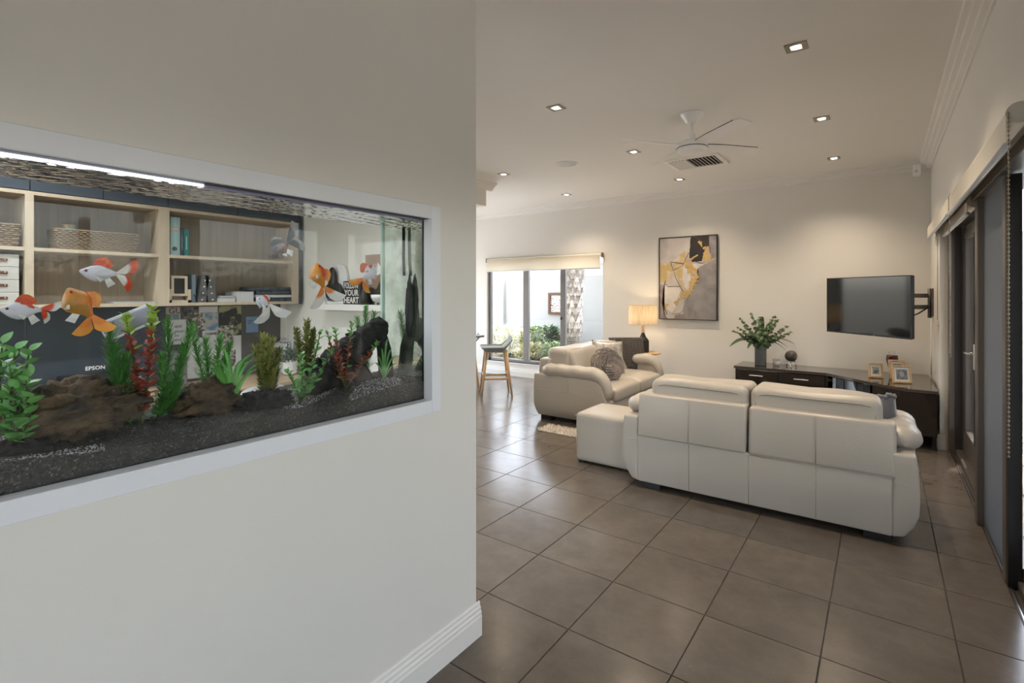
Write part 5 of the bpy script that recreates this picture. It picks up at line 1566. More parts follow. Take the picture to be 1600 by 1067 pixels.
for k in range(3): part(o, 'text_line', MB().box(SX+.0138, SX+.0142, a.y+.015, a.y+.06-.01*k, a.z-.035-.014*k, a.z-.031-.014*k), 'ink')

# desk
wood('desk_oak', (.36, .26, .17), (.46, .345, .235), (30, 3, 30), rough=.5)
dk = thing('study_desk', 'long pale oak desk along the study wall', 'desk', (-4.2, .8, 0))
part(dk, 'desk_top', MB().rbox(SX+.003, -3.86, -1.2, SY-.005, .722, .75, .003, 1), 'desk_oak', world=True)
for y in (-1.15, .6, 2.44): part(dk, 'leg_panel', MB().box(SX+.02, -3.92, y, y+.03, 0, .722), 'navy', world=True)
DZ_ = .75
# white shell chair
ch = thing('shell_chair', 'white moulded shell chair at the study desk', 'chair', (-3.48, 1.78, 0), R(165))
P('shell_white', (.74, .73, .72), .35)
def shell(u, v):
    a = (u-.5)*2; 
    if v < .5:
        t = v/.5; x = .22-.40*t; z = .44 + .03*a*a + .015*math.sin(PI*t); y = a*(.20+.03*t)
    else:
        t = (v-.5)/.5; x = -.18-.10*t + .10*a*a*t; z = .45+.42*t**.9 - .10*abs(a)**3*t; y = a*(.23-.03*t*t)*(1-.12*t*abs(a))
    return (x, y, z)
part(ch, 'shell', MB().grid(shell, 16, 20), 'shell_white', True)
for sx in (-1, 1):
    for s2 in (-1, 1): part(ch, 'leg', MB().tube([(sx*.10-.02, s2*.10, .44), (sx*.21-.02, s2*.21, 0)], [.016, .011], 8), 'oak_light', True)
# printer
pp = onX(103, 590, -4.18); pq = onX(182, 590, -4.18)
pr_ = thing('printer', 'black inkjet printer on the study desk', 'printer', (-4.28, (pp.y+pq.y)/2, DZ_))
py0, py1 = pp.y, max(pq.y, pp.y+.36)
part(pr_, 'body', MB().rbox(SX+.05, -4.13, py0, py1, DZ_, DZ_+.13, .012, 2), 'lamp_black', 'auto', world=True)
part(pr_, 'lid', MB().rbox(SX+.05, -4.15, py0+.01, py1-.01, DZ_+.13, DZ_+.155, .008, 2), 'lamp_black', 'auto', world=True)
part(pr_, 'control_panel', MB().extrude([(-4.13, py0+.10, DZ_+.06), (-4.13, py1-.02, DZ_+.06), (-4.15, py1-.02, DZ_+.14), (-4.15, py0+.10, DZ_+.14)], (.014, 0, 0)), 'black_metal', world=True)
part(pr_, 'paper_tray', MB().rbox(-4.15, -4.0, py0+.1, py1-.08, DZ_+.004, DZ_+.016, .003, 1), 'lamp_black', world=True)
lettering(pr_, 'EPSON', .034, onX(133, 579, -4.112), FACE_PX, 'mount_white', bold=True)
# grey drawer box, magazines, potted plant, on the desk
P('box_grey', (.17, .165, .17), .6)
a = onX(264, 592, -4.3); c = onX(286, 592, -4.3)
db = thing('drawer_unit', 'small grey three-drawer box on the desk', 'drawers', (-4.36, (a.y+c.y)/2, DZ_))
dy0, dy1 = a.y, c.y+.03
part(db, 'body', MB().box(SX+.03, -4.302, dy0, dy1, DZ_, DZ_+.26), 'box_grey', world=True)
for k in range(3):
    d = part(db, 'drawer', MB().rbox(-4.302, -4.292, dy0+.006, dy1-.006, DZ_+.008+k*.084, DZ_+.084+k*.084, .002, 1), 'box_grey', world=True)
    part(d, 'handle', MB().rbox(-4.292, -4.282, (dy0+dy1)/2-.03, (dy0+dy1)/2+.03, DZ_+.04+k*.084, DZ_+.055+k*.084, .003, 1), 'black_metal')
mgp = onX(436, 570, -4.38)
for k in range(5):
    y = mgp.y + k*.030
    hh = .26+.012*((k*7) % 3)
    mzn = thing('magazine', 'upright white magazine on the desk under the shelf end, number %s from the pinboard' % ('one', 'two', 'three', 'four', 'five')[k], 'magazine', (-4.38, y, DZ_), group='magazines on the desk')
    mzn['label'] = ['upright magazine nearest the pinboard in the row on the desk', 'second upright magazine in the row on the desk', 'middle upright magazine in the row on the desk', 'fourth upright magazine in the row on the desk', 'upright magazine nearest the side wall in the row'][k]
    part(mzn, 'pages', MB().box(-.09, .098, .002, .018, .002, hh-.003), 'card_white')
    part(mzn, 'cover', MB().box(-.092, .10, 0, .002, 0, hh).box(-.092, .10, .018, .020, 0, hh).box(.098, .1005, 0, .020, 0, hh), ('card_white', 'card_photo', 'card_white', 'card_tan', 'card_white')[k])
ptp = onX(453, 577, -4.2)
pt = thing('potted_plant', 'small grey-green plant in a white pot on the desk', 'plant', (-4.2, ptp.y, DZ_))
part(pt, 'pot', MB().lathe([(.045, 0), (.058, .01), (.068, .13), (.062, .13), (.058, .11), (.001, .11)], 20), 'white_ceramic', 'auto')
P('sage_leaf', (.09, .13, .09), .6, var=(20, .6, (.17, .21, .16)))
mb = MB(); rnd = random.Random(8)
for k in range(420):
    d = Vector((rnd.gauss(0, 1), rnd.gauss(0, 1), abs(rnd.gauss(0, 1))*.9)).normalized()*rnd.uniform(.04, .125)
    p = Vector((0, 0, .12)) + d; ax = Vector((rnd.uniform(-1, 1), rnd.uniform(-1, 1), rnd.uniform(-1, 1))).normalized(); bx = ax.orthogonal().normalized()*.008; cx = ax.cross(bx).normalized()*.014
    mb.add([p-cx, p+bx, p+cx, p-bx], [(0, 1, 2, 3)])
part(pt, 'foliage', mb.mesh('foliage', False, fix=False), 'sage_leaf', kind='stuff')

# ---- things on the shelf
P('seagrass', (.13, .09, .052), .85, var=(90, .7, (.25, .18, .11)))
P('seagrass_dark', (.17, .11, .06), .9)
def basket(lab, y0, y1, z, x0, x1, h):
    r = thing('woven_basket', lab, 'basket', ((x0+x1)/2, (y0+y1)/2, z), group='seagrass baskets on the shelf')
    part(r, 'inside', MB().box(x0+.012, x1-.012, y0+.012, y1-.012, z+.002, z+h-.03), 'seagrass_dark', world=True)
    n = max(5, int(h/.012))
    for k in range(n):
        zz = z + .009 + (h-.018)*k/(n-1); e = -.012*(1-k/(n-1))
        mb = MB(); P4 = [(x0-e, y0-e), (x1+e, y0-e), (x1+e, y1+e), (x0-e, y1+e)]
        pts = []
        for i in range(4):
            p0 = P4[i]; p1 = P4[(i+1) % 4]; m = max(4, int(math.hypot(p1[0]-p0[0], p1[1]-p0[1])/.017))
            for j in range(m):
                t = j/m; w_ = .0045*(1 if (j+k) % 2 else -1); nx, ny = (p1[1]-p0[1]), -(p1[0]-p0[0]); l = math.hypot(nx, ny)
                pts.append((p0[0]+(p1[0]-p0[0])*t + nx/l*w_, p0[1]+(p1[1]-p0[1])*t + ny/l*w_, zz))
        mb.tube(pts, .0072, 5, closed=True); part(r, 'woven_row', mb, 'seagrass', True, world=True)
    return r
zs2 = ZS[1]
b1 = onX(84, 393, SFX-.03).y; b2_ = onX(216, 393, SFX-.03).y
basket('long seagrass basket in the middle bay with a tin on its rim', b1+.01, b2_, zs2, -4.42, SFX-.03, .135)
tn = onX(107, 360, -4.33)
ti = thing('round_tin', 'small round tin with gold lid and blue label in the long basket', 'tin', (-4.33, tn.y, zs2+.105))
P('tin_gold', (.55, .42, .22), .3, .7); P('tin_blue', (.30, .50, .56), .5)
part(ti, 'tin', MB().lathe([(.035, 0), (.035, .045), (.001, .045)], 20), 'tin_blue', 'auto'); part(ti, 'lid', MB().lathe([(.037, .045), (.037, .062), (.030, .066), (.001, .066)], 20), 'tin_gold', 'auto')
basket('short seagrass basket at the left end of the upper shelf', -.02+.12, onX(31, 385, SFX-.03).y, zs2, -4.42, SFX-.03, .14)
# linen drawer boxes with leather pulls
P('linen_box', (.50, .48, .44), .8, bump=(300, .15)); P('leather_tan', (.13, .045, .022), .5)
zl = ZS[0]; by1 = onX(30, 450, SFX-.02).y; by0 = by1-.34
for k in range(4):
    z0 = zl + .001 + k*.076
    lb_ = thing('storage_box', ['linen storage box with leather pull, bottom of the stack of four', 'linen storage box with leather pull, second from the bottom', 'linen storage box with leather pull, third from the bottom', 'linen storage box with leather pull, topmost of the stack'][k], 'box', (-4.33, (by0+by1)/2, z0), group='linen boxes on the shelf')
    part(lb_, 'box', MB().rbox(-4.46, SFX-.02, by0, by1, z0, z0+.0745, .002, 1), 'linen_box', world=True)
    h_ = part(lb_, 'leather_pull', MB().rbox(SFX-.02, SFX-.014, by1-.17, by1-.05, z0+.034, z0+.050, .002, 1), 'leather_tan', world=True)
    part(h_, 'rivet', MB().ball((SFX-.013, by1-.062, z0+.042), .004, 8, 5), 'brushed_steel', True)
# binder and books
P('mint', (.36, .54, .55), .5); P('teal', (.015, .22, .20), .5); P('book_dark', (.03, .035, .05), .5, var=(30, .7, (.10, .12, .15)))
def yb(px): return onX(px, 390, SFX-.06).y
bi = thing('lever_arch_binder', 'mint lever arch binder standing at the left of the right bay', 'binder', (-4.35, yb(270), zs2), group=None)
hb = onX(270, 339, SFX-.06).z - zs2
part(bi, 'cover', MB().rbox(-4.48, SFX-.06, yb(265.5)+.004, yb(281.5), zs2, zs2+hb, .003, 1), 'mint', world=True)
part(bi, 'finger_hole', MB().tube([(SFX-.061, yb(273), zs2+.05), (SFX-.0585, yb(273), zs2+.05)], .016, 16), 'lamp_black', world=True)
part(bi, 'label_holder', MB().box(SFX-.06, SFX-.0585, yb(267), yb(279.5), zs2+hb-.105, zs2+hb-.07), 'tin_gold', world=True)
part(bi, 'paper_label', MB().box(SFX-.0586, SFX-.0575, yb(268), yb(278.5), zs2+hb-.099, zs2+hb-.076), 'card_white', world=True)
for (nm, a_, c_, hh, m_, lb2) in [('book', 282.5, 287, .21, 'book_dark', 'thin dark patterned book between binder and teal book'), ('book', 288, 295.5, .205, 'teal', 'teal hardback book right of the binder')]:
    bk = thing(nm, lb2, 'book', (-4.36, yb(a_), zs2), group='books beside the binder')
    part(bk, 'cover', MB().box(-4.46, SFX-.065, yb(a_), yb(a_)+.003, zs2, zs2+hh).box(-4.46, SFX-.065, yb(c_)-.003, yb(c_), zs2, zs2+hh).rbox(SFX-.069, SFX-.064, yb(a_), yb(c_), zs2, zs2+hh, .002, 1), m_, world=True)
    part(bk, 'pages', MB().box(-4.455, SFX-.07, yb(a_)+.003, yb(c_)-.003, zs2+.003, zs2+hh-.003), 'card_white', world=True)
    part(bk, 'spine_title', MB().box(SFX-.064, SFX-.0633, yb((a_+c_)/2)-.004, yb((a_+c_)/2)+.004, zs2+.05, zs2+.15), 'card_teal' if m_ != 'teal' else 'mint', world=True)
# lower row: framed blackboard, ruled block, marquee letter, books
zl = ZS[0]
fx = -4.24
fa, fb = onX(267.5, 465, fx).y, onX(293, 465, fx).y
fr_ = thing('framed_chalkboard', 'small oak framed chalkboard on a stand in the lower right bay', 'frame', (fx, fa, zl))
ft = onX(280, 431, fx).z
w_ = .018
for (a_, c_, z0, z1) in [(fa, fa+w_, zl+.05, ft), (fb-w_, fb, zl+.05, ft), (fa+w_, fb-w_, ft-w_, ft), (fa+w_, fb-w_, zl+.05, zl+.05+w_)]:
    part(fr_, 'moulding', MB().box(fx-.012, fx+.002, a_, c_, z0, z1), 'oak_edge', world=True)
part(fr_, 'slate', MB().box(fx-.010, fx-.004, fa+w_, fb-w_, zl+.05+w_, ft-w_), 'lamp_black', world=True)
part(fr_, 'stand', MB().box(fx-.05, fx+.012, fa-.02, fa, zl, zl+.10).box(fx-.05, fx+.012, fb, fb+.02, zl, zl+.10).box(fx-.05, fx+.012, fa-.02, fb+.02, zl, zl+.02), 'oak_edge', world=True)
nb = onX(294, 465, -4.26); nc = onX(303.5, 465, -4.26)
o = single('ruled_notebook', MB().rbox(-4.40, -4.26, nb.y+.024, nc.y+.012, zl, zl+.215, .004, 1), 'card_teal', 'grey ruled notebook standing beside the chalkboard', 'notebook')
lettering(o, 'Y', .06, Vector((-4.2585, nb.y+.035, zl+.02)), FACE_PX, 'ink', .8, bold=True)
# marquee letter A
ma = thing('marquee_letter', 'grey metal marquee letter A with round bulbs', 'letter', (-4.27, 1.9, zl))
al, ar = onX(304, 470, -4.25).y+.02, onX(339, 470, -4.25).y
P('zinc', (.11, .11, .115), .5, .5, var=(12, .5, (.17, .17, .175)))
zt2 = onX(320, 430, -4.25).z; mid2 = (al+ar)/2; hA = zt2-zl
def bar(p, q, wd, nm):
    (y0_, z0_), (y1_, z1_) = p, q
    part(ma, nm, MB().extrude([(-4.25, y0_-wd, z0_), (-4.25, y0_+wd, z0_), (-4.25, y1_+wd, z1_), (-4.25, y1_-wd, z1_)], (-.06, 0, 0)), 'zinc', world=True)
bar((al+.03, zl), (mid2-.012, zt2), .030, 'stroke'); bar((ar-.03, zl), (mid2+.012, zt2), .030, 'stroke')
part(ma, 'crossbar', MB().box(-4.31, -4.252, al+.05, ar-.05, zl+hA*.26, zl+hA*.42), 'zinc', world=True)
for k in range(4):
    t = (k+.4)/4.2
    for s_ in (0, 1):
        y = (al+.03)+(mid2-.012-al-.03)*t if s_ == 0 else (ar-.03)+(mid2+.012-ar+.03)*t
        part(ma, 'bulb', MB().ball((-4.247, y, zl+hA*t), .007, 8, 6), 'wax', True, world=True)
# lying books and folders
def lying(name, lab, a_, c_, z0, z1, mat, x0=-4.42, x1=-4.22, group='papers lying on the lower shelf', pg_='card_white'):
    y0_, y1_ = onX(a_, 470, x1).y, onX(c_, 470, x1).y
    r = thing(name, lab, name.replace('_', ' ').split()[-1], ((x0+x1)/2, (y0_+y1_)/2, z0), group=group)
    part(r, 'cover', MB().box(x0, x1, y0_, y1_, z0, z0+.003).box(x0, x1, y0_, y1_, z1-.003, z1).box(x0, x0+.003, y0_, y1_, z0, z1), mat, world=True)
    part(r, 'pages', MB().box(x0+.003, x1-.003, y0_+.003, y1_-.003, z0+.003, z1-.003), pg_, world=True); return r
lying('lying_book', 'small pale book lying left of the folders', 342, 368, zl, zl+.035, 'card_tan')
lying('lying_book', 'thin grey book on top of the small pale book', 344, 366, zl+.036, zl+.052, 'card_teal')
lying('white_folder', 'wide white folder lying open-edged beside the dark folders', 369.5, 397, zl, zl+.085, 'card_white', x1=-4.23)
P('folder_dark', (.03, .035, .045), .4)
for k in range(4):
    lying('dark_folder', ['dark folder at the bottom of the pile by the shelf end', 'dark folder second from the bottom of the pile', 'dark folder third from the bottom of the pile', 'topmost dark folder of the pile by the shelf end'][k], 400-(8 if k == 3 else 0), 458-k*1.3, zl+.001+k*.031, zl+.030+k*.031, 'folder_dark', x1=-4.225, group='dark folders on the lower shelf', pg_='book_dark' if k != 1 else 'card_white')
lying('lying_papers', 'pale papers lying in the lower middle bay', 178, 244, zl, zl+.012, 'card_tan')

# ---- picture ledge on the side wall
lx0 = onY(497, 480, SY-.09).x; zl_t = onY(540, 475.5, SY-.10).z; zl_b = zl_t-.05
lg = single('picture_ledge', MB().rbox(lx0, -2.6, SY-.11, SY, zl_b, zl_t, .003, 1), 'trim_white', 'white floating picture ledge on the study side wall', 'ledge')
YL = SY-.06
def lx(px, Y=YL): return onY(px, 470, Y).x
def lz(px, py, Y=YL): return onY(px, py, Y).z
# white arch with black figure
aw = thing('white_arch', 'white arch ornament standing at the left of the ledge', 'ornament', (lx(523), YL+.03, zl_t))
hA = lz(520, 412)-zl_t; wA = (lx(537)-lx(508))/2; cxA = (lx(537)+lx(508))/2
arch = [(cxA-wA, zl_t)] + [(cxA - wA*math.cos(PI*k/16), zl_t+hA-wA + wA*math.sin(PI*k/16)) for k in range(17)] + [(cxA+wA, zl_t)]
part(aw, 'arch', MB().extrude([(x, YL+.03, z) for x, z in arch], (0, .018, 0)), 'white_ceramic', world=True)
part(aw, 'base', MB().rbox(cxA-wA-.02, cxA+wA+.02, YL+.0, YL+.048, zl_t, zl_t+.025, .008, 2), 'white_ceramic', world=True)
bf = thing('black_figure', 'black rounded cactus-shaped ornament in front of the white arch', 'ornament', (cxA, YL, zl_t+.025))
part(bf, 'body', MB().puff(-wA*.95, wA*.95, -.03, .022, .0, hA*.46, 2.4, 20, 12), 'lamp_black', True)
part(bf, 'head', MB().puff(-wA*.55, wA*.22, -.028, .02, hA*.20, hA*.84, 2.2, 16, 12), 'lamp_black', True)
sgx0, sgx1 = lx(536.5, YL-.02), lx(562, YL-.02); sgz = lz(550, 439, YL-.02)
sg_ = thing('quote_sign', 'black block sign reading FOLLOW YOUR HEART on the ledge', 'sign', ((sgx0+sgx1)/2, YL-.02, zl_t))
part(sg_, 'block', MB().box(sgx0, sgx1, YL-.02, YL+.008, zl_t, sgz), 'lamp_black', world=True)
hh = (sgz-zl_t)
for k, wd in enumerate(('FOLLOW', 'YOUR', 'HEART')):
    me = text_mesh(wd, hh*.36, bold=True); xs = [v.co.x for v in me.vertices]; wid_ = max(xs)-min(xs)
    sq = (sgx1-sgx0)*.88/wid_
    me.transform(Matrix.Translation((sgx0+(sgx1-sgx0)*.06-min(xs)*sq, YL-.0208, zl_t+hh*(.69-.315*k))) @ FACE_NY @ Matrix.Diagonal((sq, 1, 1, 1)))
    part(sg_, 'lettering', me, 'mount_white', world=True)
# twisted vase
tv_ = lx(505, YL-.02)
vz = thing('twisted_vase', 'small white twisted vase at the left end of the ledge', 'vase', (tv_, YL-.02, zl_t))
def tw(u, v):
    a_ = u*2*PI; r_ = .024 + .010*math.sin(PI*min(1, v*1.05)) + .0035*math.cos(6*a_+v*7); return (r_*math.cos(a_), r_*math.sin(a_), v*.10)
part(vz, 'vase', MB().grid(tw, 42, 12), 'white_ceramic', True)
# brown print and dark vase, bowl
P('print_brown', (.26, .155, .10), .6, var=(8, .4, (.32, .20, .14)))
bx0, bx1 = lx(570, YL+.03), lx(604, YL+.03); bz = lz(585, 397.5, YL+.03)
bp_ = thing('brown_print', 'brown poster print with a dark hill shape leaning on the wall', 'print', ((bx0+bx1)/2, YL+.03, zl_t))
part(bp_, 'board', MB().box(bx0, bx1, YL+.035, YL+.05, zl_t, bz), 'print_brown', world=True)
P('hill_dark', (.02, .02, .022), .6, var=(20, .5, (.05, .045, .03)))
hb2 = bz-zl_t
part(bp_, 'hill', MB().extrude([(bx0, YL+.0345, zl_t+.001), (bx1, YL+.0345, zl_t+.001), (bx1, YL+.0345, zl_t+hb2*.45), (bx0+(bx1-bx0)*.75, YL+.0345, zl_t+hb2*.52), (bx0+(bx1-bx0)*.5, YL+.0345, zl_t+hb2*.30), (bx0+(bx1-bx0)*.25, YL+.0345, zl_t+hb2*.36), (bx0, YL+.0345, zl_t+hb2*.22)], (0, .0004, 0)), 'hill_dark', world=True)
part(bp_, 'white_patch', MB().extrude([(bx0+(bx1-bx0)*.55, YL+.0343, zl_t+hb2*.58), (bx0+(bx1-bx0)*.88, YL+.0343, zl_t+hb2*.66), (bx0+(bx1-bx0)*.85, YL+.0343, zl_t+hb2*.86), (bx0+(bx1-bx0)*.70, YL+.0343, zl_t+hb2*.76), (bx0+(bx1-bx0)*.58, YL+.0343, zl_t+hb2*.84)], (0, .0004, 0)), 'mount_white', world=True)
dv_ = thing('black_vase', 'black pointed vase between the sign and the white bowl', 'vase', (lx(570, YL-.02), YL-.02, zl_t))
part(dv_, 'vase', MB().lathe([(.030, 0), (.042, .02), (.036, .07), (.016, .13), (.008, .17)], 16), 'lamp_black', True)
bw = thing('footed_bowl', 'white footed bowl at the right of the ledge', 'bowl', (lx(592, YL-.03), YL-.03, zl_t))
part(bw, 'bowl', MB().lathe([(.022, .018), (.045, .03), (.058, .055), (.060, .078), (.055, .078), (.04, .04), (.001, .03)], 22), 'white_ceramic', True)
for k in range(3): part(bw, 'foot', MB().ball((.022*math.cos(k*2.1), .022*math.sin(k*2.1), .010), .010, 8, 6), 'white_ceramic', True)
# ================================================================ outdoors
P('render_white', (.43, .43, .425), .8, var=(1.2, .4, (.41, .41, .405)))
P('render_blue', (.62, .66, .70), .8)
P('lawn', (.10, .12, .06), .9, var=(6, .6, (.16, .14, .09)))
P('paving', (.58, .56, .53), .8, var=(3, .4, (.54, .52, .49)))
wood('deck_wood', (.38, .33, .28), (.50, .44, .38), (30, 3, 30), rough=.6)
P('rust', (.10, .045, .03), .8, var=(20, .6, (.16, .075, .045)))
struct('ground', MB().box(-16, 14, -14, YN-.1, -.20, -.08).box(-16, SX-.1, YN-.1, SY, -.2, -.08).box(SX-.1, XB, YN-.1, SWY-.1, -.2, -.08).box(-16, XW-.1, SY, YB+.12, -.2, -.08).box(-16, 14, YB+.12, 16, -.20, -.08).box(.66, 14, YN-.1, YB+.12, -.2, -.08), 'paving', label='pale paved ground outside the house')
# garden behind the window
GY = 10.2
struct('wall_garden', MB().box(-11, 1.2, GY, GY+.18, -.08, 1.86).box(-7.95, -7.66, GY-.10, GY, -.08, 1.84), 'render_white', label='white rendered garden wall outside the window')
struct('wall_neighbour', MB().box(-14, 4, 13.0, 13.2, -.08, 2.6), 'render_white', label='pale neighbouring wall behind the garden wall')
gbx = struct('trim_garden_bed', MB().box(-10, -2.2, 8.35, GY, -.085, .10), 'lawn', label='planted garden bed along the white wall')
# palm
PX, PY = onY(896, 500, 9.3).x, 9.3
pm = thing('palm_tree', 'rough grey palm trunk outside the window', 'palm', (PX, PY, .0))
P('palm_bark', (.30, .26, .22), .85, var=(8, .7, (.16, .13, .105)), bump=(30, .6))
P('palm_boot', (.50, .45, .39), .8, var=(9, .85, (.17, .15, .15)), obj_var=.35)
part(pm, 'trunk', MB().lathe([(.13, 0), (.125, .35), (.115, .52), (.15, .62), (.16, .9), (.18, 1.3), (.22, 1.8), (.26, 2.3), (.28, 2.9), (.2, 3.6)], 18), 'palm_bark', True)
for k in range(10):
    part(pm, 'trunk_ring', MB().tube([((.122-.002*(k % 3))*math.cos(2*PI*j/16), (.122-.002*(k % 2))*math.sin(2*PI*j/16), .06+k*.046) for j in range(16)], .013, 5, closed=True), 'palm_bark', True)
bm_ = MB()
n = 5
vs = []
for i in range(n+1):
    t = i/n; w_ = .085*(1-t)**.55*(1 if i else .7); vs += [(-w_, .012+.05*t, .26*t-.02), (0, -.025+.04*t+.05*t*t, .26*t), (w_, .012+.05*t, .26*t-.02)]
fs2 = []
for i in range(n): a = i*3; fs2 += [(a, a+1, a+4, a+3), (a+1, a+2, a+5, a+4)]
boot = bm_.add(vs, fs2).mesh('frond_base', True); boot.materials.append(MATS['palm_boot'])
rnd = random.Random(2)
for row in range(13):
    z = .56 + row*.17; rr = .145 + .055*max(0, (z-.6))/1.0 if z < 2.3 else .26
    for j in range(8):
        a = 2*PI*(j+.5*(row % 2))/8 + rnd.uniform(-.08, .08)
        o = part(pm, 'frond_base', boot, 'palm_boot')
        o.matrix_basis = Matrix.Translation((rr*math.cos(a), rr*math.sin(a), z)) @ Matrix.Rotation(a+PI/2, 4, 'Z') @ Matrix.Rotation(R(rnd.uniform(8, 26)), 4, 'X') @ Matrix.Scale(rnd.uniform(.85, 1.15), 4)
P('palm_frond', (.10, .16, .05), .5, obj_var=.3)
for k in range(14):
    a = 2*PI*k/14; q = []
    pts = [Vector((.2*math.cos(a), .2*math.sin(a), 3.5)), Vector((.9*math.cos(a), .9*math.sin(a), 4.3)), Vector((1.8*math.cos(a), 1.8*math.sin(a), 4.3)), Vector((2.5*math.cos(a), 2.5*math.sin(a), 3.7))]
    mb = MB().tube(pts, [.03, .02, .015, .005], 5)
    for i in range(26):
        t = .12 + .86*i/25; u = t*3; s_ = min(2, int(u)); p = pts[s_].lerp(pts[s_+1], u-s_); d = (pts[s_+1]-pts[s_]).normalized(); sd_ = d.cross(Vector((0, 0, 1))).normalized()
        for g_ in (-1, 1):
            e = p + sd_*g_*.42*math.sin(PI*(.1+.85*t)) + d*.22 - Vector((0, 0, .12)); w3 = d*.016
            mb.add([p-w3, p+w3, e], [(0, 1, 2)])
    part(pm, 'frond', mb.mesh('frond', False, fix=False), 'palm_frond')
# rusted wall panel
a = onY(857, 457.5, GY-.03); c = onY(880, 492, GY-.03)
rp_ = thing('garden_wall_panel', 'square rusted metal panel with pebble cut-outs on the garden wall', 'panel', ((a.x+c.x)/2, GY, c.z))
w_ = .055
for (x0, x1, z0, z1) in [(a.x, c.x, c.z, c.z+w_), (a.x, c.x, a.z-w_, a.z), (a.x, a.x+w_, c.z+w_, a.z-w_), (c.x-w_, c.x, c.z+w_, a.z-w_)]:
    part(rp_, 'panel_frame', MB().box(x0, x1, GY-.05, GY-.002, z0, z1), 'rust', world=True)
P('panel_back', (.75, .74, .70), .8)
part(rp_, 'back', MB().box(a.x+w_, c.x-w_, GY-.012, GY-.002, c.z+w_, a.z-w_), 'rust', world=True)
mb = MB(); rnd = random.Random(14); nx = 8; nz = 10
for i in range(nx):
    for j in range(nz):
        x = a.x+w_ + (c.x-a.x-2*w_)*(i+.5+rnd.uniform(-.25, .25))/nx; z = c.z+w_ + (a.z-c.z-2*w_)*(j+.5+rnd.uniform(-.25, .25))/nz
        mb.ball((x, GY-.013, z), .026, 7, 4, (rnd.uniform(.8, 1.2), .25, rnd.uniform(.6, .95)))
part(rp_, 'pebble_cutouts', mb, 'panel_back', True, world=True, kind='stuff')
# shrubs
P('shrub_pale', (.30, .33, .13), .6, var=(7, .8, (.55, .50, .32)), obj_var=.2)
P('shrub_green', (.12, .22, .06), .55, var=(7, .7, (.26, .34, .14)), obj_var=.2)
P('shrub_dark', (.06, .12, .06), .5, var=(7, .6, (.14, .21, .10)), obj_var=.2)
def shrub(lab, x, y, h, r_, mat, seed, n=900, lw=.018, ll=.07, z0=.09):
    t = thing('garden_shrub', lab, 'shrub', (x, y, z0), group='shrubs along the garden wall')
    rnd = random.Random(seed); mb = MB(); ms_ = MB()
    for k in range(12):
        a = rnd.uniform(0, 6.28); tip = Vector((math.cos(a)*r_*.7*rnd.random(), math.sin(a)*r_*.7*rnd.random(), h*rnd.uniform(.6, .95)))
        ms_.tube([(0, 0, 0), tip*.5 + Vector((0, 0, .05)), tip], [.012, .008, .004], 5)
    for k in range(n):
        a = rnd.uniform(0, 6.28); u = rnd.random()**.5; zz = rnd.uniform(.08, 1); rr = r_*u*math.sin(PI*(.18+.72*zz))**.6
        p = Vector((rr*math.cos(a), rr*math.sin(a), h*zz)); d = Vector((math.cos(a)+rnd.uniform(-.6, .6), math.sin(a)+rnd.uniform(-.6, .6), rnd.uniform(-.2, 1.))).normalized()
        s_ = d.cross(Vector((rnd.uniform(-.3, .3), rnd.uniform(-.3, .3), 1))).normalized()*lw; q = p+d*ll*.5; e = p+d*ll
        mb.add([p, q+s_, e, q-s_], [(0, 1, 2, 3)])
    part(t, 'stems', ms_, 'stem_green', True)
    part(t, 'foliage', mb.mesh('foliage', False, fix=False), mat, kind='stuff')
def gx(px, Y): return onY(px, 500, Y).x
shrub('pale flowering shrub low at the left of the window', gx(775, 9.0), 9.0, .62, .27, 'shrub_pale', 1)
shrub('pale shrub left of the first mullion', gx(796, 8.75), 8.75, .66, .26, 'shrub_pale', 2)
shrub('pale yellow shrub behind the first mullion', gx(815, 9.25), 9.25, .60, .26, 'shrub_pale', 3)
shrub('green leafy shrub right of the first mullion', gx(836, 8.95), 8.95, .66, .22, 'shrub_green', 4)
shrub('darker broad shrub under the rusted panel', gx(859, 9.6), 9.6, .62, .26, 'shrub_dark', 5, lw=.026, ll=.11)
shrub('small green shrub at the foot of the palm', gx(880, 9.6), 9.6, .45, .2, 'shrub_green', 6)
shrub('low green shrub in front of the palm', gx(868, 8.8), 8.8, .36, .32, 'shrub_green', 7)
shrub('low pale shrub in front of the green one', gx(828, 8.6), 8.6, .34, .30, 'shrub_pale', 8)
# open pergola beams over the garden
for k in range(5):
    x = -7.3 + k*.62
    single('pergola_beam', MB().box(x, x+.07, 9.6, 12.9, 2.32, 2.46), 'render_white', ['leftmost white pergola beam beyond the garden wall', 'second white pergola beam from the left', 'middle white pergola beam beyond the garden wall', 'fourth white pergola beam from the left', 'rightmost white pergola beam beyond the garden wall'][k], 'beam', 'pergola beams in the garden')
struct('trim_pergola_plate', MB().box(-8.2, -3.6, 9.75, 9.85, 2.46, 2.56).box(-8.2, -8.1, 9.75, 9.85, -.08, 2.46).box(-3.7, -3.6, 9.75, 9.85, -.08, 2.46).box(-8.2, -3.6, 12.9, 13.0, 2.3, 2.5), 'render_white')

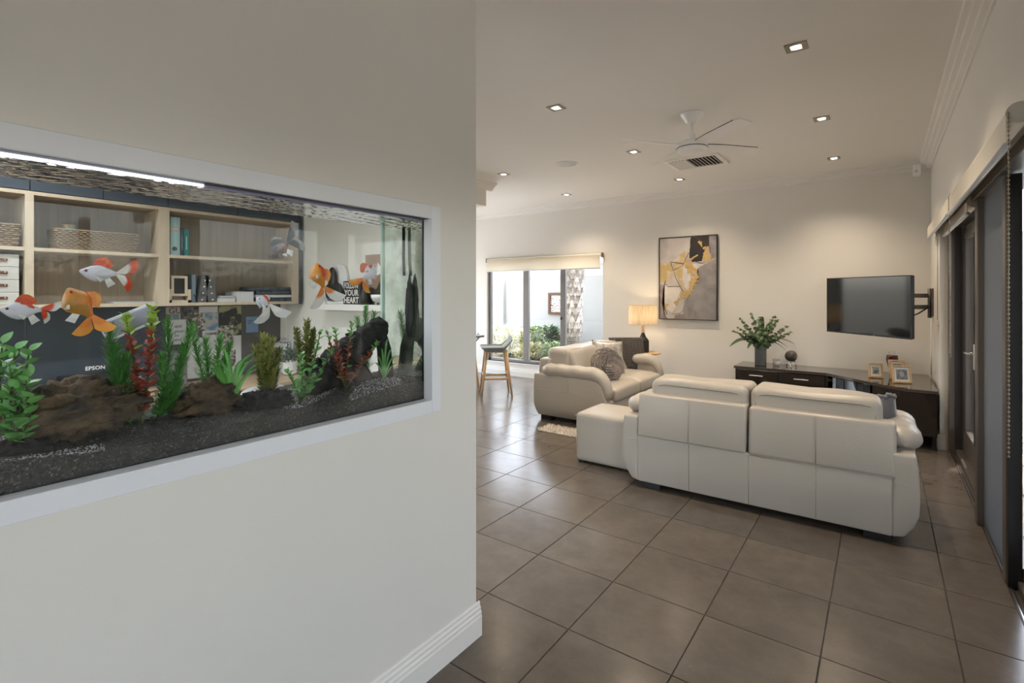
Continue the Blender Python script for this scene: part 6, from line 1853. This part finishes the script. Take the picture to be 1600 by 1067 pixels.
# ---- covered terrace beyond the doors
dk2 = struct('floor_deck', MB().box(.68, 5.6, -2.4, 6.4, -.14, -.06), 'dark_bronze', label='timber deck outside the doors')
nb_ = 34
for k in range(nb_):
    x = .69 + k*.144
    part(dk2, 'deck_board', MB().box(x, x+.136, -2.4, 6.4, -.06, -.02), 'deck_wood')
struct('wall_terrace', MB().box(.9, 8, 9.6, 9.8, -.08, 2.05), 'render_blue', label='pale boundary wall beyond the deck')
hg = thing('added_hedge', 'tall dark green hedge added past the deck to darken reflections', 'hedge', (6.1, 1.5, -.08))  # unseen hedge, added so the tank's front glass reflects something dark
P('hedge_leaf', (.028, .05, .022), .5, var=(3, .7, (.06, .10, .035)))
mb = MB(); rnd = random.Random(77)
for k in range(9000):
    f_ = rnd.random(); y = rnd.uniform(-5, 9.4); z = rnd.uniform(0, 1.75); x = 5.72+rnd.uniform(-.06, .1) + .1*math.sin(y*3+z*2)
    if f_ > .85: x = rnd.uniform(5.7, 6.5); z = 1.75 + rnd.uniform(-.1, .2)
    d = Vector((-rnd.random(), rnd.uniform(-1, 1), rnd.uniform(-.6, 1))).normalized()*.10; s_ = d.orthogonal().normalized()*.035; p = Vector((x, y, z))
    mb.add([p, p+d*.5+s_, p+d, p+d*.5-s_], [(0, 1, 2, 3)])
part(hg, 'foliage', mb.mesh('foliage', False, fix=False), 'hedge_leaf', world=True, kind='stuff')
part(hg, 'core', MB().rbox(5.8, 6.4, -5, 9.4, -.08, 1.72, .1, 2), 'hedge_leaf', world=True)
P('roof_white', (.66, .65, .62), .7)
pg = thing('pergola_roof', 'slatted white pergola roof over the deck', 'pergola', (3.0, 2.0, 2.5))
part(pg, 'solid_roof', MB().box(.70, 1.7, 2.6, 6.4, 2.62, 2.70), 'roof_white')
for o in pg.children: o.matrix_parent_inverse = pg.matrix_basis.inverted()
for k in range(31):
    x = .72 + k*.16
    part(pg, 'slat', MB().box(x, x+.125, -2.4, 2.6 if x < 1.7 else 6.4, 2.60, 2.68), 'roof_white', world=True)
for y in (-2.4, .2, 2.6, 6.3): part(pg, 'beam', MB().box(.7, 5.6, y, y+.1, 2.45, 2.60), 'roof_white', world=True)
for y in (-2.3, 2.0, 6.3): part(pg, 'post', MB().box(5.5, 5.6, y, y+.1, -.08, 2.45), 'roof_white', world=True)
# pebble strip
P('pebble', (.40, .38, .35), .8, obj_var=.3, var=(12, .7, (.26, .25, .24)))
mb = MB(); rnd = random.Random(30)
for k in range(2600):
    x = rnd.uniform(.75, 2.6); y = rnd.uniform(6.45, 8.8)
    r_ = rnd.uniform(.018, .036); mb.add([(x+a_*r_, y+b_*r_*.9, -.07+c_*r_*.6) for a_, b_, c_ in OCT], OF)
o = single('pebble_strip', mb.mesh('pebble_strip', True, fix=False), 'pebble', 'strip of grey pebbles beyond the deck', 'pebbles'); o['kind'] = 'stuff'
# drum barbecue seen past the screen
bq = thing('outdoor_bin', 'white and grey drum with a black handle standing outside the doorway', 'bin', (1.34, 6.3, -.02))
P('bin_grey', (.22, .23, .25), .5)
part(bq, 'drum', MB().lathe([(.22, 0), (.23, .02), (.23, .52), (.001, .52)], 24), 'bin_grey', 'auto')
part(bq, 'hood', MB().lathe([(.24, .52), (.26, .56), (.26, .98), (.24, 1.02), (.001, 1.03)], 24), 'white_plastic', 'auto')
part(bq, 'handle', MB().tube([(-.2, -.18, .97), (-.26, -.24, .99), (-.20, -.30, .99), (-.12, -.26, .97)], .014, 6), 'black_metal', True)
part(bq, 'bracket', MB().tube([(-.10, -.26, 1.05), (-.10, -.26, 1.24), (-.22, -.20, 1.24), (-.22, -.20, 1.05)], .012, 6), 'black_metal', True)
# leafy shrubs beyond
shrub('tall leafy shrub beyond the deck end', 1.95, 8.85, 2.0, .42, 'shrub_green', 21, 500, .03, .22, -.07)
shrub('leafy shrub against the pale boundary wall', 3.6, 8.7, 1.6, .5, 'shrub_dark', 22, 700, .03, .2, -.07)
shrub('round green shrub outside the study window', -4.6, -4.6, 1.6, .9, 'shrub_dark', 23, 1200, .04, .2, -.08)
shrub('tall green shrub outside the study window corner', -1.9, -4.4, 2.1, .7, 'shrub_green', 24, 1200, .04, .2, -.08)
shrub('big green shrub beyond the terrace', 4.6, 3.5, 1.5, .6, 'shrub_green', 25, 700, .03, .2, -.02)
